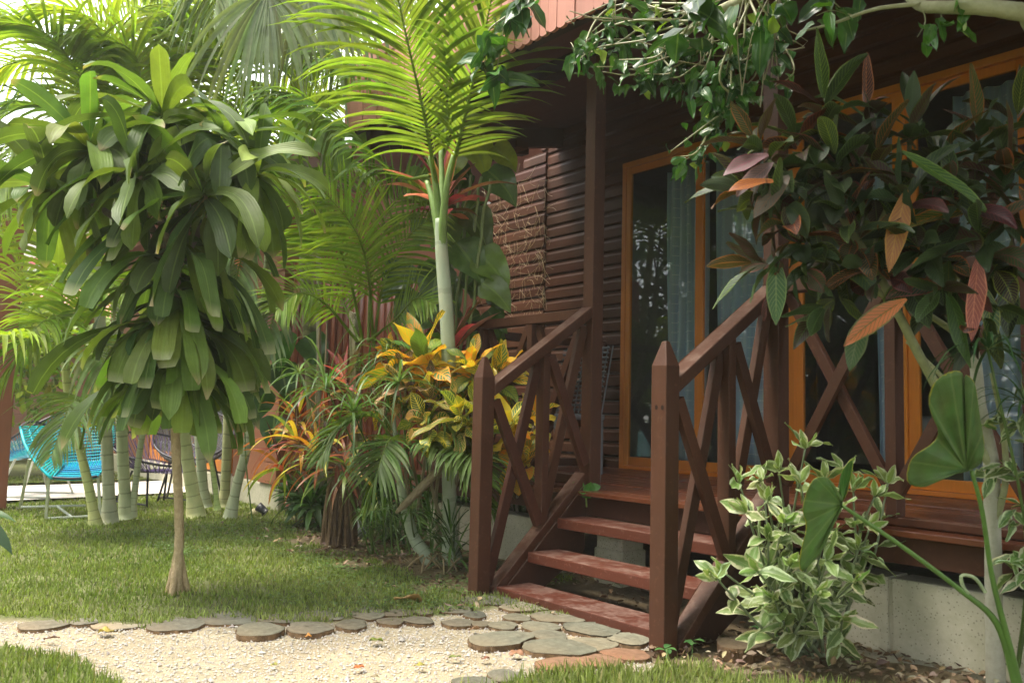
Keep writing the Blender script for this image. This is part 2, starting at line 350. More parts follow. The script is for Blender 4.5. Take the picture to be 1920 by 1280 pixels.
M_LOGTOP = m_stone('weathered_log_top', (.115, .11, .088), (.215, .205, .165), (.21, .165, .115), 30., .95, .7, usecol=True, dist=.006)
M_LOGSIDE = m_stone('log_bark', (.07, .05, .03), (.2, .14, .085), None, 30., .95, .9, usecol=True)
M_BARK = m_stone('tan_bark', (.4, .32, .2), (.6, .51, .35), (.33, .26, .17), 46., .95, 1., usecol=True, dist=.03)
M_PALEBARK = m_stone('pale_bark', (.36, .35, .27), (.5, .49, .4), (.2, .2, .14), 26., .85, .5, usecol=True)
M_FIBRE = m_stone('fibrous_trunk', (.09, .06, .035), (.2, .14, .085), None, 30., .95, .9)
M_TRUNK = m_trunk('palm_trunk', 16., (.46, .47, .35), (.32, .35, .24), (.55, .52, .38), .5)
M_TRUNKSLIM = m_trunk('slim_palm_trunk', 9., (.42, .48, .37), (.33, .4, .3), (.5, .5, .37), .25)
M_STALK = m_col('green_stalk', .4, .4, .2, 14.)
M_COL = m_col('painted_surface', .55, .3, .12)
M_CORD = m_col('plastic_cord', .35, .5, .1)
M_METAL = m_col('painted_steel', .4, .5, .1)
M_GLASS = m_glass(); M_CURTAIN = m_curtain()
M_STEEL = m_col('steel_lock', .25, .5, .05, 20., .05, 1.)
M_DARK = m_col('dark_interior', .9, .1, .1)
# ------------------------------------------------------------------ the cabin with its porch
ZF, YW, PS = .523, 1.684, .085
def g1(s=.12): return tuple(np.clip(1+s*rs.randn()*np.ones(3)+.03*rs.randn(3), .55, 1.5))
house = thing('cabin', (0, .8, 0), 'dark brown clapboard cabin with an open porch and orange framed sliding doors', 'cabin')
sof = lambda y: 3.178+.228*y
# siding: one part, boards are its pattern
mb = MB(); rowh = .1143; z = .5; DX0, DX1, DTOP = -1.362, 1.80, 3.043
def board(mb, x0, x1, z0, dy=0., h=rowh):
    y = YW-dy; e = .004*rs.randn()
    mb.prism([(y+.02, z0), (y-.004, z0+.010), (y-.012, z0+.014), (y-.012, z0+h-.034), (y-.004+e*.3, z0+h-.020), (y-.003, z0+h-.006), (y+.02, z0+h-.004)], 0, x0, x1, g1(.13))
k = 0
while z < 3.62:
    zt = z+rowh; segs = []
    if z < DTOP-.03:
        segs = [(-2.385, DX0-.012), (DX1+.012, 4.45)]
    else: segs = [(-2.385, -.4+.3*rs.rand()), None]; segs[1] = (segs[0][1]+.004, 4.45)
    for a, b in segs: board(mb, a, b, z, .002*rs.rand())
    # older stretch of wall to the left of the joint, cut along a slope at the top
    zz = z+.035; lim = 3.53-.40*0
    xs = -3.52 if zz+rowh < 3.07 else -2.4-(3.53-zz-rowh)*1.35/.46*.8
    if xs < -2.42 and zz+rowh < 3.56:
        j = max(xs+.1, -2.93+.06*((k % 3)-1))
        if j < -2.5: board(mb, xs, j-.004, zz, .016); board(mb, j, -2.39, zz, .02)
        else: board(mb, xs, -2.39, zz, .02)
    z += rowh; k += 1
mb.build('siding', M_SIDING, house, smooth=False)
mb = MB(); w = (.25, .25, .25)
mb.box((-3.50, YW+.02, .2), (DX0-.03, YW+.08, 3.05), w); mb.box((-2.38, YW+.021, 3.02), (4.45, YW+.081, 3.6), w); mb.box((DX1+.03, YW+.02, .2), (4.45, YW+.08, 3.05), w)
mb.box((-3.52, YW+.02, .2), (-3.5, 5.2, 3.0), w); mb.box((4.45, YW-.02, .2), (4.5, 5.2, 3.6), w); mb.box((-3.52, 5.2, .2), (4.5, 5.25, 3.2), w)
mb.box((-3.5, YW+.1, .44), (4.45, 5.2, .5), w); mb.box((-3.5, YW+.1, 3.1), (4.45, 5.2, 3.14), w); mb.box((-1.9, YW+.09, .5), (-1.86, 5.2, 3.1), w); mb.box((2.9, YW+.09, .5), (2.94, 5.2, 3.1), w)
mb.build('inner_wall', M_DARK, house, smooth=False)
# roof with soffit, rafters, eave board
mb = MB(); X0, X1 = -2.25, 4.6
mb.hexa([(X0, -.43, sof(-.43)), (X1, -.43, sof(-.43)), (X1, 1.80, sof(1.80)), (X0, 1.80, sof(1.80)), (X0, -.43, sof(-.43)+.02), (X1, -.43, sof(-.43)+.02), (X1, 1.80, sof(1.80)+.02), (X0, 1.80, sof(1.8)+.02)])
soff = MB(); soff.v, soff.f, soff.c, soff.c2, soff.uv, soff.m, soff.n = mb.v, mb.f, mb.c, mb.c2, mb.uv, mb.m, mb.n
mb = MB(); P = [(-.47, sof(-.43)+.5), (1.7, sof(1.7)+.62), (3.4, sof(1.7)+1.0), (5.6, sof(1.7)+.5), (5.6, sof(1.7)+.44), (3.4, sof(1.7)+.94), (1.7, sof(1.7)+.56), (-.47, sof(-.43)+.44)]
mb.prism([(y, z_) for y, z_ in P], 0, X0-.06, X1+.06, (.6, .3, .25))
roof = mb.build('roof', M_COL, house, smooth=False)
soff.build('soffit', M_SOFFIT, roof, smooth=False)
mb = MB(); x = X0-.05; fz0 = 3.052
while x < X1:                                                    # scalloped eave boards
    w_ = .074; n_ = 6; c = (1+.06*rs.randn(),)*3; d = .003*rs.randn()
    poly = [(x+.0015, fz0+.56)]+[(x+.0015+(w_-.003)*(.5-.5*math.cos(math.pi*i/n_)), fz0+.018*(1-math.sin(math.pi*i/n_))) for i in range(n_+1)]+[(x+w_-.0015, fz0+.56)]
    mb.prism([(p, q) for p, q in poly], 1, -.462+d, -.44+d, c); x += w_
mb.build('eave_board', M_FASCIA, roof, smooth=False)
mb = MB(); mb.box((X0, -.425, 3.066), (X1, -.37, 3.15)); mb.build('eave_beam', M_DARKWOOD, roof, smooth=False)
mb = MB()
for y0, y1 in ((0.0, .085),): mb.box((-1.8, y0-.005, sof(y0)-.09), (X1, y1+.005, sof(y0)-.001), (.6, .5, .5))
mb.build('porch_beam', M_DARKWOOD, roof, smooth=False)
mb = MB()
for xx, hh, y0, y1, dz in ((X0+.03, .17, -.3, 1.75, 0.), ):
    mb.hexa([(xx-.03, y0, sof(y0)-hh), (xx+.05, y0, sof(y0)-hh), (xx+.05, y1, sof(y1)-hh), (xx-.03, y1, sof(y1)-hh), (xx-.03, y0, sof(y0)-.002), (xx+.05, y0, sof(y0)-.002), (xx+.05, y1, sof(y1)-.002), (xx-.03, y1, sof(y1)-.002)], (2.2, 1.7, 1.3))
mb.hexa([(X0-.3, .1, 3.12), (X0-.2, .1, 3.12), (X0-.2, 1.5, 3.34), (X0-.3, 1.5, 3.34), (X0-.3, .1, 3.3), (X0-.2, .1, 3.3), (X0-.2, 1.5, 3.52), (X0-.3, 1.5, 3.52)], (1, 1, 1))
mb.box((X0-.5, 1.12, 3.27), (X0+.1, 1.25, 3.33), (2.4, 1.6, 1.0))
mb.build('rafter', M_DARKWOOD, roof, smooth=False, bevel=.004)
# porch deck
mb = MB(); yy = -.088
while yy < YW-.03:
    mb.box((-1.72, yy, ZF-.03+.001*rs.rand()), (4.4, min(yy+.118, YW-.02), ZF+.0015*rs.randn()), g1(.1)); yy += .1195
mb.build('porch_floor', M_FLOOR, house, smooth=False, bevel=.003)
mb = MB(); mb.box((-1.72, -.03, .378), (-.062, .012, ZF-.032), g1()); mb.box((-.06, -.028, .378), (1.318, .012, ZF-.032), (.75,)*3); mb.box((1.32, -.03, .378), (4.4, .012, ZF-.032), (1.15,)*3); mb.box((-1.72, .014, .37), (-1.68, YW, ZF-.032)); mb.box((-1.72, .7, .38), (4.4, .76, ZF-.032))
mb.build('rim_joist', M_PAINT, house, smooth=False, bevel=.003)
def post(x, ztop=None, w=PS):
    mb = MB(); mb.box((x-w, 0, ZF+.001), (x, w, ztop or sof(0)-.09)); return mb.build('porch_post', M_PAINT, house, smooth=False, bevel=.004)
post(.045); post(1.313); post(-1.56); post(3.98)
# sliding doors
def stile(mb, x0, x1, y0, y1, z0, z1): mb.box((x0, y0, z0), (x1, y1, z1), g1(.06))
door = MB(); y0, y1 = YW-.05, YW+.03
stile(door, DX0, DX0+.045, y0, y1, ZF+.001, DTOP); stile(door, DX1-.045, DX1, y0, y1, ZF+.001, DTOP)
door.box((DX0, y0-.002, DTOP-.045), (DX1, y1, DTOP+.002), g1(.05)); door.box((DX0+.046, y0-.003, ZF+.001), (DX1-.046, y1, ZF+.03), g1(.05))
fr = door.build('door_frame', M_ORANGE, house, smooth=False, bevel=.003)
for i, (a, b, yo) in enumerate(((DX0+.047, -.511, 0.), (-.509, .272, .02), (.276, 1.058, .0), (1.06, DX1-.047, .02))):
    mb = MB(); zt, zb = DTOP-.047, ZF+.031; sw = .07 if i in (1, 2) else .068; ya, yb = YW-.044+yo, YW-.012+yo
    lw = .045 if i == 0 else sw; lw = .0 if i == 1 else lw
    if lw: stile(mb, a, a+lw, ya, yb, zb, zt)
    rw = .072 if i in (0, 1, 2) else .045; stile(mb, b-rw, b, ya, yb, zb, zt)
    mb.box((a+lw+.0005, ya+.001, zt-.055), (b-rw-.0005, yb-.001, zt), g1(.05)); mb.box((a+lw+.0005, ya+.001, zb), (b-rw-.0005, yb-.001, zb+.07), g1(.05))
    ds = mb.build('sliding_door', M_ORANGE, house, smooth=False, bevel=.003)
    gm = MB(); gm.box((a+lw, ya+.014, zb+.06), (b-rw, ya+.02, zt-.05)); gm.build('glass_pane', M_GLASS, ds, smooth=False)
    if i == 2:
        lk = MB(); c = V(a+.045, ya-.004, 2.129)
        for r_, d_ in ((.022, .006), (.009, .011)):
            th = np.arange(16)*2*math.pi/16; ring = np.c_[c[0]+r_*np.cos(th), np.full(16, c[1]-d_), c[2]+r_*1.25*np.sin(th)]; rb = ring.copy(); rb[:, 1] = ya
            lk.add(np.r_[ring, rb], [(q, (q+1) % 16, (q+1) % 16+16, q+16) for q in range(16)]+[(0, q, q+1, q+1) for q in range(1, 15)], (.6, .6, .58) if r_ > .01 else (.12, .12, .11))
        lk.build('lock', M_STEEL, ds)
        hd = MB(); hd.tube([(a+.02, ya-.002, 1.74), (a+.02, ya-.03, 1.75), (a+.02, ya-.03, 1.86), (a+.02, ya-.002, 1.87)], .006, 6, (.5, .5, .5)); hd.build('handle', M_STEEL, ds)

# porch railings (X pattern between uprights)
def xcell(t, a, b, zb, zt, y, flip=False):
    """one bay of crossed braces between x=a and x=b"""
    w = .05
    for k, (p, q) in enumerate((((a, zb), (b, zt)), ((a, zt), (b, zb)))):
        mb = MB(); mb.bar((p[0], y+(k-.5)*.037, p[1]), (q[0], y+(k-.5)*.037, q[1]), .034, w, (0, 0, 1), g1(.08)); mb.build('brace', M_PAINT, t, smooth=False, bevel=.003)
def railing(t, xs, y, zb, zt, low=True):
    mb = MB(); mb.box((xs[0], y-.04, zt-.06), (xs[-1], y+.04, zt), g1(.05)); mb.build('top_rail', M_PAINT, t, smooth=False, bevel=.004)
    mb = MB(); mb.box((xs[0], y-.035, zb-.06), (xs[-1], y+.035, zb), g1(.05)) if low else mb.box((xs[0], y-.03, ZF+.002), (xs[-1], y+.03, ZF+.035), g1(.05)); mb.build('bottom_rail', M_PAINT, t, smooth=False, bevel=.004)
    for x in xs[1:-1]:
        mb = MB(); mb.box((x-.024, y-.036, zb+.001 if low else ZF+.036), (x+.024, y+.036, zt-.061), g1(.08)); mb.build('upright', M_PAINT, t, smooth=False, bevel=.003)
    for a, b in zip(xs[:-1], xs[1:]): xcell(t, a+.02, b-.02, zb+.012, zt-.07, y)
t = thing('porch_railing', (-.8, .04, ZF), 'brown crossed-brace railing on the porch edge left of the steps, behind the orange crotons', 'railing', 'porch railings')
railing(t, [-1.56, -1.06, -.545, -.041], .043, .60, 1.574)
t = thing('porch_railing', (2.6, .04, ZF), 'brown crossed-brace railing on the porch edge right of the steps, behind the dark croton', 'railing', 'porch railings')
railing(t, [1.314, 1.852, 2.39, 2.93, 3.44, 3.894], .043, .64, 1.60, False)
t = thing('porch_railing', (-1.6, .9, ZF), 'short brown railing closing the far end of the porch against the clapboard wall', 'railing', 'porch railings')
mb = MB(); mb.box((-1.64, .087, 1.51), (-1.56, YW-.02, 1.57)); mb.build('top_rail', M_PAINT, t, smooth=False, bevel=.004)
mb = MB(); mb.box((-1.635, .087, .54), (-1.565, YW-.02, .6)); mb.build('bottom_rail', M_PAINT, t, smooth=False, bevel=.004)
mb = MB(); mb.box((-1.63, .87, .601), (-1.57, .92, 1.509)); mb.build('upright', M_PAINT, t, smooth=False, bevel=.003)
for ya, yb in ((.1, .87), (.92, YW-.03)):
    for k, (za, zb_) in enumerate(((.61, 1.5), (1.5, .61))):
        mb = MB(); mb.bar((-1.6+(k-.5)*.037, ya, za), (-1.6+(k-.5)*.037, yb, zb_), .034, .05, (0, 0, 1), g1(.08)); mb.build('brace', M_PAINT, t, smooth=False, bevel=.003)

# steps
st = thing('porch_steps', (.64, -.4, 0), 'worn brown wooden steps with two pointed newel posts up to the porch', 'steps')
for (ya, yb, z_, th) in ((-.663, -.44, .0465, .05), (-.458, -.235, .208, .055), (-.252, -.03, .376, .055)):
    mb = MB(); mb.box((.056, ya, z_-th), (1.213, yb, z_), g1(.06)); mb.build('tread', M_TREAD, st, smooth=False, bevel=.005)
yl, zl, yt_, zt_ = -.672, .02, -.035, .617          # bottom rail line (top surface)
for xc, sx in ((.0, 1), (1.273, -1)):
    mb = MB(); dz = .045
    mb.prism([(yl, zl-.06), (yt_, zt_-.06), (yt_, zt_), (yl+.0, zl)], 0, xc-.042, xc+.042); mb.build('stringer_rail', M_PAINT, st, smooth=False, bevel=.003)
    mb = MB(); a, b = sorted((xc+sx*.018, xc+sx*.05))
    mb.prism([(yl+.04, -.03), (-.4, -.03), (yt_, .18), (yt_, zt_-.062), (yl+.04, zl-.025)], 0, a, b, (.8,)*3); mb.build('stringer', M_PAINT, st, smooth=False, bevel=.003)
    mb = MB(); hl = (-.692, 1.102 if sx > 0 else 1.112); hu = (.0, 1.578 if sx > 0 else 1.580)
    mb.prism([(hl[0], hl[1]-.068), (hu[0], hu[1]-.068), (hu[0], hu[1]), (hl[0], hl[1])], 0, xc-.042, xc+.042); mb.build('handrail', M_PAINT, st, smooth=False, bevel=.006)
    lo = lambda y: zl+(y-yl)*(zt_-zl)/(yt_-yl); hi = lambda y: hl[1]-.07+(y-hl[0])*(hu[1]-hl[1])/(hu[0]-hl[0])
    ym = -.325
    mb = MB(); mb.hexa([(xc-.033, ym-.024, lo(ym-.024)), (xc+.033, ym-.024, lo(ym-.024)), (xc+.033, ym+.024, lo(ym+.024)), (xc-.033, ym+.024, lo(ym+.024)), (xc-.033, ym-.024, hi(ym-.024)), (xc+.033, ym-.024, hi(ym-.024)), (xc+.033, ym+.024, hi(ym+.024)), (xc-.033, ym+.024, hi(ym+.024))]); mb.build('upright', M_PAINT, st, smooth=False, bevel=.003)
    for ya, yb in ((-.675, ym-.03), (ym+.03, -.015)):
        for k, (f0, f1) in enumerate(((lo, hi), (hi, lo))):
            off = .03 if f0 is lo else -.03; mb = MB(); xx = xc+(k-.5)*.036
            mb.bar((xx, ya, f0(ya)+off), (xx, yb, f1(yb)-off), .034, .056, (0, 0, 1), g1(.08)); mb.build('brace', M_PAINT, st, smooth=False, bevel=.003)
def newel(x, y, w, hs, ha, zb):
    mb = MB(); x0, x1, y0_, y1_ = x-w, x, y, y+w; c = (x-w/2, y+w/2, ha)
    v = [(x0, y0_, zb), (x1, y0_, zb), (x1, y1_, zb), (x0, y1_, zb), (x0, y0_, hs), (x1, y0_, hs), (x1, y1_, hs), (x0, y1_, hs)]
    e = .012; v += [(c[0]-e, c[1]-e, ha), (c[0]+e, c[1]-e, ha), (c[0]+e, c[1]+e, ha), (c[0]-e, c[1]+e, ha)]
    mb.add(v, [(0, 3, 2, 1), (0, 1, 5, 4), (1, 2, 6, 5), (2, 3, 7, 6), (3, 0, 4, 7), (4, 5, 9, 8), (5, 6, 10, 9), (6, 7, 11, 10), (7, 4, 8, 11), (8, 9, 10, 11)])
    o = mb.build('newel_post', M_PAINT, st, smooth=False, bevel=.004); return o
newel(.034, -.771, .083, 1.133, 1.243, -.03)
nr = newel(1.317, -.771, .083, 1.158, 1.262, -.05)
mb = MB()
for dx in (-.015, .018):
    c = V(1.28+dx, -.7725, .985); th = np.arange(10)*.6283
    mb.add(np.r_[np.c_[c[0]+.008*np.cos(th), np.full(10, c[1]), c[2]+.01*np.sin(th)]], [(0, q, q+1, q+1) for q in range(1, 9)], (.25,)*3)
mb.build('bolt_hole', M_PAINT, nr, smooth=False)

# foundation of concrete blocks (mortared walls)
def blockwall(x0, x1, y, zt, name, lab, phase=0.):
    t = MB(); xx = x0+phase
    n = 0
    while xx < x1:
        a, b = max(xx, x0), min(xx+.40, x1)
        if b-a > .02:
            c = (1+.08*rs.randn(),)*3; t.box((a+.004, y+.002*rs.randn(), .0+.12*0), (b-.004, y+.17, zt+.004*rs.randn()), c)
        xx += .41
    t.box((x0, y+.012, -.08), (x1, y+.16, zt-.012), (.55,)*3)
    o = t.build(name, m_block2, smooth=False, bevel=.006); return tag(o, lab, 'wall')
m_block2 = M_BLOCK
blockwall(1.40, 4.4, .02, .312, 'block_foundation', 'low pale concrete block wall under the porch, right of the steps', .439-.41)
blockwall(-1.7, -.22, .025, .30, 'block_foundation', 'low concrete block wall under the porch, seen through the left railing of the steps')
mb = MB(); mb.box((-.02, .12, -.05), (.19, .3, .372), (.8, .9, .7)); mb.box((-.03, .11, -.05), (.2, .31, .185), (.75, .85, .65))
tag(mb.build('foundation_pier', M_BLOCK, smooth=False, bevel=.012), 'mossy concrete block pier standing in the dark behind the steps', 'pier')

# curtains and bed seen through the glass
def curtain(x0, x1, lab, z0=.58, z1=2.93, nf=5):
    n = 60; m = 10; u = np.linspace(0, 1, n); zz = np.linspace(z0, z1, m)
    X = x0+(x1-x0)*u[None]+.012*np.sin(zz[:, None]*2+u[None]*9); Y = YW+.115+.028*np.sin(u[None]*nf*6.28+.5*np.sin(zz[:, None]*1.3))+.008*np.sin(u[None]*31)+0*zz[:, None]
    v = np.stack(np.broadcast_arrays(X, Y, zz[:, None]), -1).reshape(-1, 3); f = [(i*n+j, i*n+j+1, (i+1)*n+j+1, (i+1)*n+j) for i in range(m-1) for j in range(n-1)]
    mb = MB(); mb.add(v, f, uv=np.stack(np.broadcast_arrays(u[None], zz[:, None]), -1).reshape(-1, 2))
    o = mb.build('curtain', M_CURTAIN); s_ = o.modifiers.new('thick', 'SOLIDIFY'); s_.thickness = .002
    tag(o, lab, 'curtain', 'striped curtains behind the glass doors')
curtain(-1.0, -.58, 'pale striped curtain gathered in the left glass door, next to bare dark glass')
curtain(-.50, .20, 'wide pale blue striped curtain filling the door pane between two orange mullions', nf=7)
curtain(.78, .985, 'narrow curtain hanging behind the crossed railing, beside the dark open room', nf=2)
curtain(1.3, 1.75, 'dim curtain in the rightmost door pane, behind the elephant ear leaf', nf=4)
bd = thing('bed', (.9, 3.6, .5), 'bed with a white sheet in the dark room behind the glass', 'bed')
mb = MB(); mb.box((.1, 3.0, .6), (2.0, 4.9, .78), (.2, .12, .08)); mb.build('bed_frame', M_COL, bd, smooth=False)
mb = MB(); mb.box((.12, 2.98, .785), (1.98, 4.85, 1.0), (.6, .6, .6)); mb.build('mattress', M_COL, bd, smooth=True, bevel=.04)
mb = MB(); mb.box((.1, 4.9, .6), (2., 4.97, 1.5), (.2, .12, .08)); mb.build('headboard', M_COL, bd, smooth=False)
# grey woven chair on the porch, behind the railing
ch = thing('porch_chair', (-1.11, .75, ZF), 'grey woven chair standing on the porch behind the left railing', 'chair')
g = (.16, .17, .19); dX = -.36
mb = MB()
for i in range(15):
    zz = ZF+.42+.5*i/14; yb = .98+.1*(i/14); mb.tube(bez([(dX-1.0, yb-.06, zz), (dX-.75, yb+.02, zz+.01), (dX-.5, yb-.06, zz)], 7), .009, 4, g)
for i in range(11): mb.tube([(dX-1+.05*i, .95, ZF+.42), (dX-1+.05*i, 1.06, ZF+.94)], .007, 4, g)
mb.build('backrest', M_CORD, ch)
mb = MB(); mb.box((dX-1.02, .5, ZF+.39), (dX-.48, .97, ZF+.43), g); mb.build('seat', M_CORD, ch, bevel=.01)
for x, y, h in ((-1., .52, .39), (-.5, .52, .39), (-1., .95, .39), (-.5, .95, .39)):
    mb = MB(); x += dX; mb.tube([(x, y, ZF+.002), (x, y, ZF+h)], .016, 6, g); mb.build('leg', M_CORD, ch)
# ------------------------------------------------------------------ ground, gravel, grass, logs
def inpoly(p, poly):
    x, y = p[:, 0], p[:, 1]; r = np.zeros(len(p), bool); j = len(poly)-1
    for i in range(len(poly)):
        xi, yi = poly[i]; xj, yj = poly[j]
        r ^= ((yi > y) != (yj > y)) & (x < (xj-xi)*(y-yi)/(yj-yi+1e-12)+xi); j = i
    return r
gpx = lambda l: np.array([gp(*q)[:2] for q in l])
_gx = rs.rand(64, 64)
def vnoise(p, s):
    q = p*s; i = np.floor(q).astype(int); f = q-i; f = f*f*(3-2*f)
    g = lambda a, b: _gx[(i[:, 0]+a) % 64, (i[:, 1]+b) % 64]
    return (g(0, 0)*(1-f[:, 0])+g(1, 0)*f[:, 0])*(1-f[:, 1])+(g(0, 1)*(1-f[:, 0])+g(1, 1)*f[:, 0])*f[:, 1]
GRAV = gpx([(-1300, 1118), (-300, 1150), (100, 1168), (440, 1166), (560, 1168), (700, 1160), (880, 1150), (940, 1140), (1230, 1190), (1222, 1252), (1120, 1264), (1010, 1266), (930, 1280), (840, 1300), (760, 1500), (330, 1500), (262, 1300), (200, 1262), (60, 1226), (-40, 1205), (-300, 1184), (-1300, 1152)])
BED = np.array([(-3.6, -.02), (-2.75, -.62), (-1.9, -.86), (-1.2, -.82), (-.5, -.86), (-.1, -.98), (0, -.6), (0, .2), (-3.6, .3)])
SOILR = np.array([(1.25, -.93), (1.9, -.66), (2.6, -.3), (6, -.2), (6, 2.), (-2., 2.), (-2., .05), (0, .0), (0., -.62), (1.25, -.66)])
PATHP = np.array([(-7.5, -9), (-5.75, -9), (-5.72, -2), (-6., .2), (-6.9, 2.), (-7.8, 2.), (-7.35, -1.3)])
def zone(p, jit=.06):
    q = p+jit*(np.c_[vnoise(p, 7.), vnoise(p+9.3, 7.)]-.5)*2
    z = np.zeros(len(p), int); z[inpoly(q, SOILR)] = 1; z[inpoly(p+2.5*(q-p), BED)] = 3; z[inpoly(q, GRAV)] = 2; return z
gx = np.concatenate([[-90, -60, -35, -22, -15], np.linspace(-11, -6.2, 30), np.linspace(-6, 3.6, 260), [4.5, 6, 9, 14, 25, 60, 90]])
gy = np.concatenate([[-90, -50, -25, -14, -9, -7, -6, -5.2], np.linspace(-4.6, .6, 170), [1, 2, 3, 5, 8, 14, 25, 60, 90]])
XX, YY = np.meshgrid(gx, gy); p = np.c_[XX.ravel(), YY.ravel()]; zn = zone(p, .05)
hgt = .03*(vnoise(p, 1.1)-.5)+.016*(vnoise(p, 4.)-.5)+.008*(vnoise(p, 11.)-.5)
hgt = np.where(zn == 2, -.012+.006*vnoise(p, 15.), np.where(zn == 1, hgt*1.4-.02, hgt*.6))
hgt = np.where((np.abs(p[:, 0]) > 12), 0, hgt)
cc = np.array([(1., 1.25, .75), (1.5, 1.35, 1.2), (2.6, 2.54, 2.52), (1.15, 1.05, .85)])[zn]
cc = cc*(.8+.4*vnoise(p, 5.))[:, None]
nx, ny = len(gx), len(gy); f = [(j*nx+i, j*nx+i+1, (j+1)*nx+i+1, (j+1)*nx+i) for j in range(ny-1) for i in range(nx-1)]
M_GROUND = m_stone('ground_earth', (.085, .075, .05), (.17, .15, .105), (.12, .1, .065), 34., .97, .8, spots=(.2, .18, .13), usecol=True, dist=.008)
mb = MB(); mb.add(np.c_[p, hgt], f, cc); tag(mb.build('ground', M_GROUND), kind='structure')
def zat(xy):                                                        # ground height (same noise as the sheet)
    h = .03*(vnoise(xy, 1.1)-.5)+.016*(vnoise(xy, 4.)-.5); z = zone(xy, .05); return np.where(z == 2, -.01, np.where(z == 1, h*1.4-.02, h*.6))
mb = MB(); q = PATHP; mb.add(np.c_[q, np.full(len(q), .022)], [(0, i, i+1, i+1) for i in range(1, len(q)-1)]); tag(mb.build('path', M_PATH, smooth=False), kind='structure')
# gravel stones
n = 26000; lo, hi = GRAV.min(0), np.minimum(GRAV.max(0), [2.2, 5]); lo = np.maximum(lo, [-1.8, -4.4])
pp = lo+rs.rand(n*3, 2)*(hi-lo); pp = pp[zone(pp, .07) == 2]; dd = np.linalg.norm(pp-CAM[:2], axis=1); pp = pp[rs.rand(len(pp)) < np.clip(4.2/dd, .2, 1)**2][:n]
oct_ = np.array([(1, 0, 0), (0, 1, 0), (-1, 0, 0), (0, -1, 0), (0, 0, .8), (0, 0, -.6)], float); of = np.array([(0, 1, 4, 4), (1, 2, 4, 4), (2, 3, 4, 4), (3, 0, 4, 4)])
m = len(pp); r = .0032*np.exp(.4*rs.randn(m)); a = rs.rand(m)*6.28; v = oct_[None]*r[:, None, None]*(1+.35*rs.randn(m, 6, 3)); ca, sa = np.cos(a), np.sin(a)
vx = v[..., 0]*ca[:, None]-v[..., 1]*sa[:, None]; vy = v[..., 0]*sa[:, None]+v[..., 1]*ca[:, None]
v = np.stack([vx+pp[:, :1], vy+pp[:, 1:], v[..., 2]-.007+.3*r[:, None]], -1)
mb = MB(); mb.add(v.reshape(-1, 3), (np.arange(m)[:, None, None]*6+of[None]).reshape(-1, 4), np.repeat(jcol((.45, .42, .38), m, .12, .02), 6, 0))
tag(mb.build('gravel', M_PEBBLE, smooth=False), 'loose cream gravel of the garden path', kind='stuff')
# grass blades
def grass(pp, h, w, col, lean=.55, ns=3):
    mb = MB(); m = len(pp); a = rs.rand(m)*6.28; D = np.c_[np.cos(a)*lean*rs.rand(m), np.sin(a)*lean*rs.rand(m), np.ones(m)]
    leaves(mb, np.c_[pp, zat(pp)-.004], D, np.c_[np.cos(a+rs.randn(m)), np.sin(a+rs.randn(m)), .3*np.ones(m)], h, w, p_blade, ns, 1, .9*rs.rand(m), 0., col); return mb
n = 330000; pp = np.c_[-9+11.2*rs.rand(n), -4.4+4.6*rs.rand(n)]; d = np.linalg.norm(pp-CAM[:2], axis=1)
keep = (zone(pp, .1) == 0) & (rs.rand(n) < np.clip(5.2/d, .1, 1)**2*(.35+.9*vnoise(pp, 6.))) & ~inpoly(pp, PATHP) & (d > 1.6); pp = pp[keep]; d = d[keep]; m = len(pp)
patch = vnoise(pp, 2.2)[:, None]; c = np.array([(.17, .235, .06)])*(1-patch)+np.array([(.29, .33, .11)])*patch; c = c*(1+.25*rs.randn(m, 1)); c[rs.rand(m) < .06] = (.35, .32, .14)
near = np.clip((3.9-d)/.6, 0, 1)
mb = grass(pp, (.018+.022*rs.rand(m))*(1+.9*near), (.0028+.0016*rs.rand(m))*(1+.5*np.clip(d-5, 0, 4)*.4), np.clip(c, .01, 1))
tag(mb.build('lawn_grass', M_GRASS, smooth=False), 'short mown lawn grass', kind='stuff')
# low weeds and clover in the lawn and the bed edge
n = 15000; pp = np.c_[-3.4+4.6*rs.rand(n), -1.7+1.7*rs.rand(n)]; zz = zone(pp, .1); keep = ((zz == 0) | (zz == 3)) & (rs.rand(n) < np.clip(vnoise(pp, 3.)*1.6-.35, 0, 1)) & ((pp[:, 0] < 0) | (pp[:, 1] < -.95)); pp = pp[keep]; m = len(pp)
mb = MB(); a = rs.rand(m)*6.28
leaves(mb, np.c_[pp, .004+.022*rs.rand(m)], np.c_[np.cos(a), np.sin(a), .5*rs.rand(m)], (0, 0, 1), .018+.014*rs.rand(m), .008, p_ell, 3, 2, .5, .2, jcol((.13, .2, .065), m))
tag(mb.build('clover', M_LEAF), 'clover and small weeds in the lawn by the planting bed', kind='stuff')
# leaf litter on the soil
n = 5000; pp = np.c_[-3.4+7.2*rs.rand(n), -1.05+1.15*rs.rand(n)]; zz = zone(pp, .1); keep = (zz == 1) | ((zz == 3) & (rs.rand(n) < .6)) | ((zz == 0) & (rs.rand(n) < .07)); keep &= ~((pp[:, 0] > .02) & (pp[:, 0] < 1.25) & (pp[:, 1] > -.66) & (rs.rand(n) < .8)); pp = pp[keep]; m = len(pp)
mb = MB(); a = rs.rand(m)*6.28; cl = np.array([(.2, .13, .075), (.28, .2, .11), (.14, .09, .055), (.33, .27, .18), (.17, .12, .09)])[rs.randint(0, 5, m)]
leaves(mb, np.c_[pp, .004+.02*rs.rand(m)], np.c_[np.cos(a), np.sin(a), .35*rs.randn(m)], np.c_[.5*rs.randn(m, 2), np.ones(m)], .02+.035*rs.rand(m), .006+.009*rs.rand(m), p_ell, 3, 2, .6*rs.randn(m), .5, jcol(cl, m))
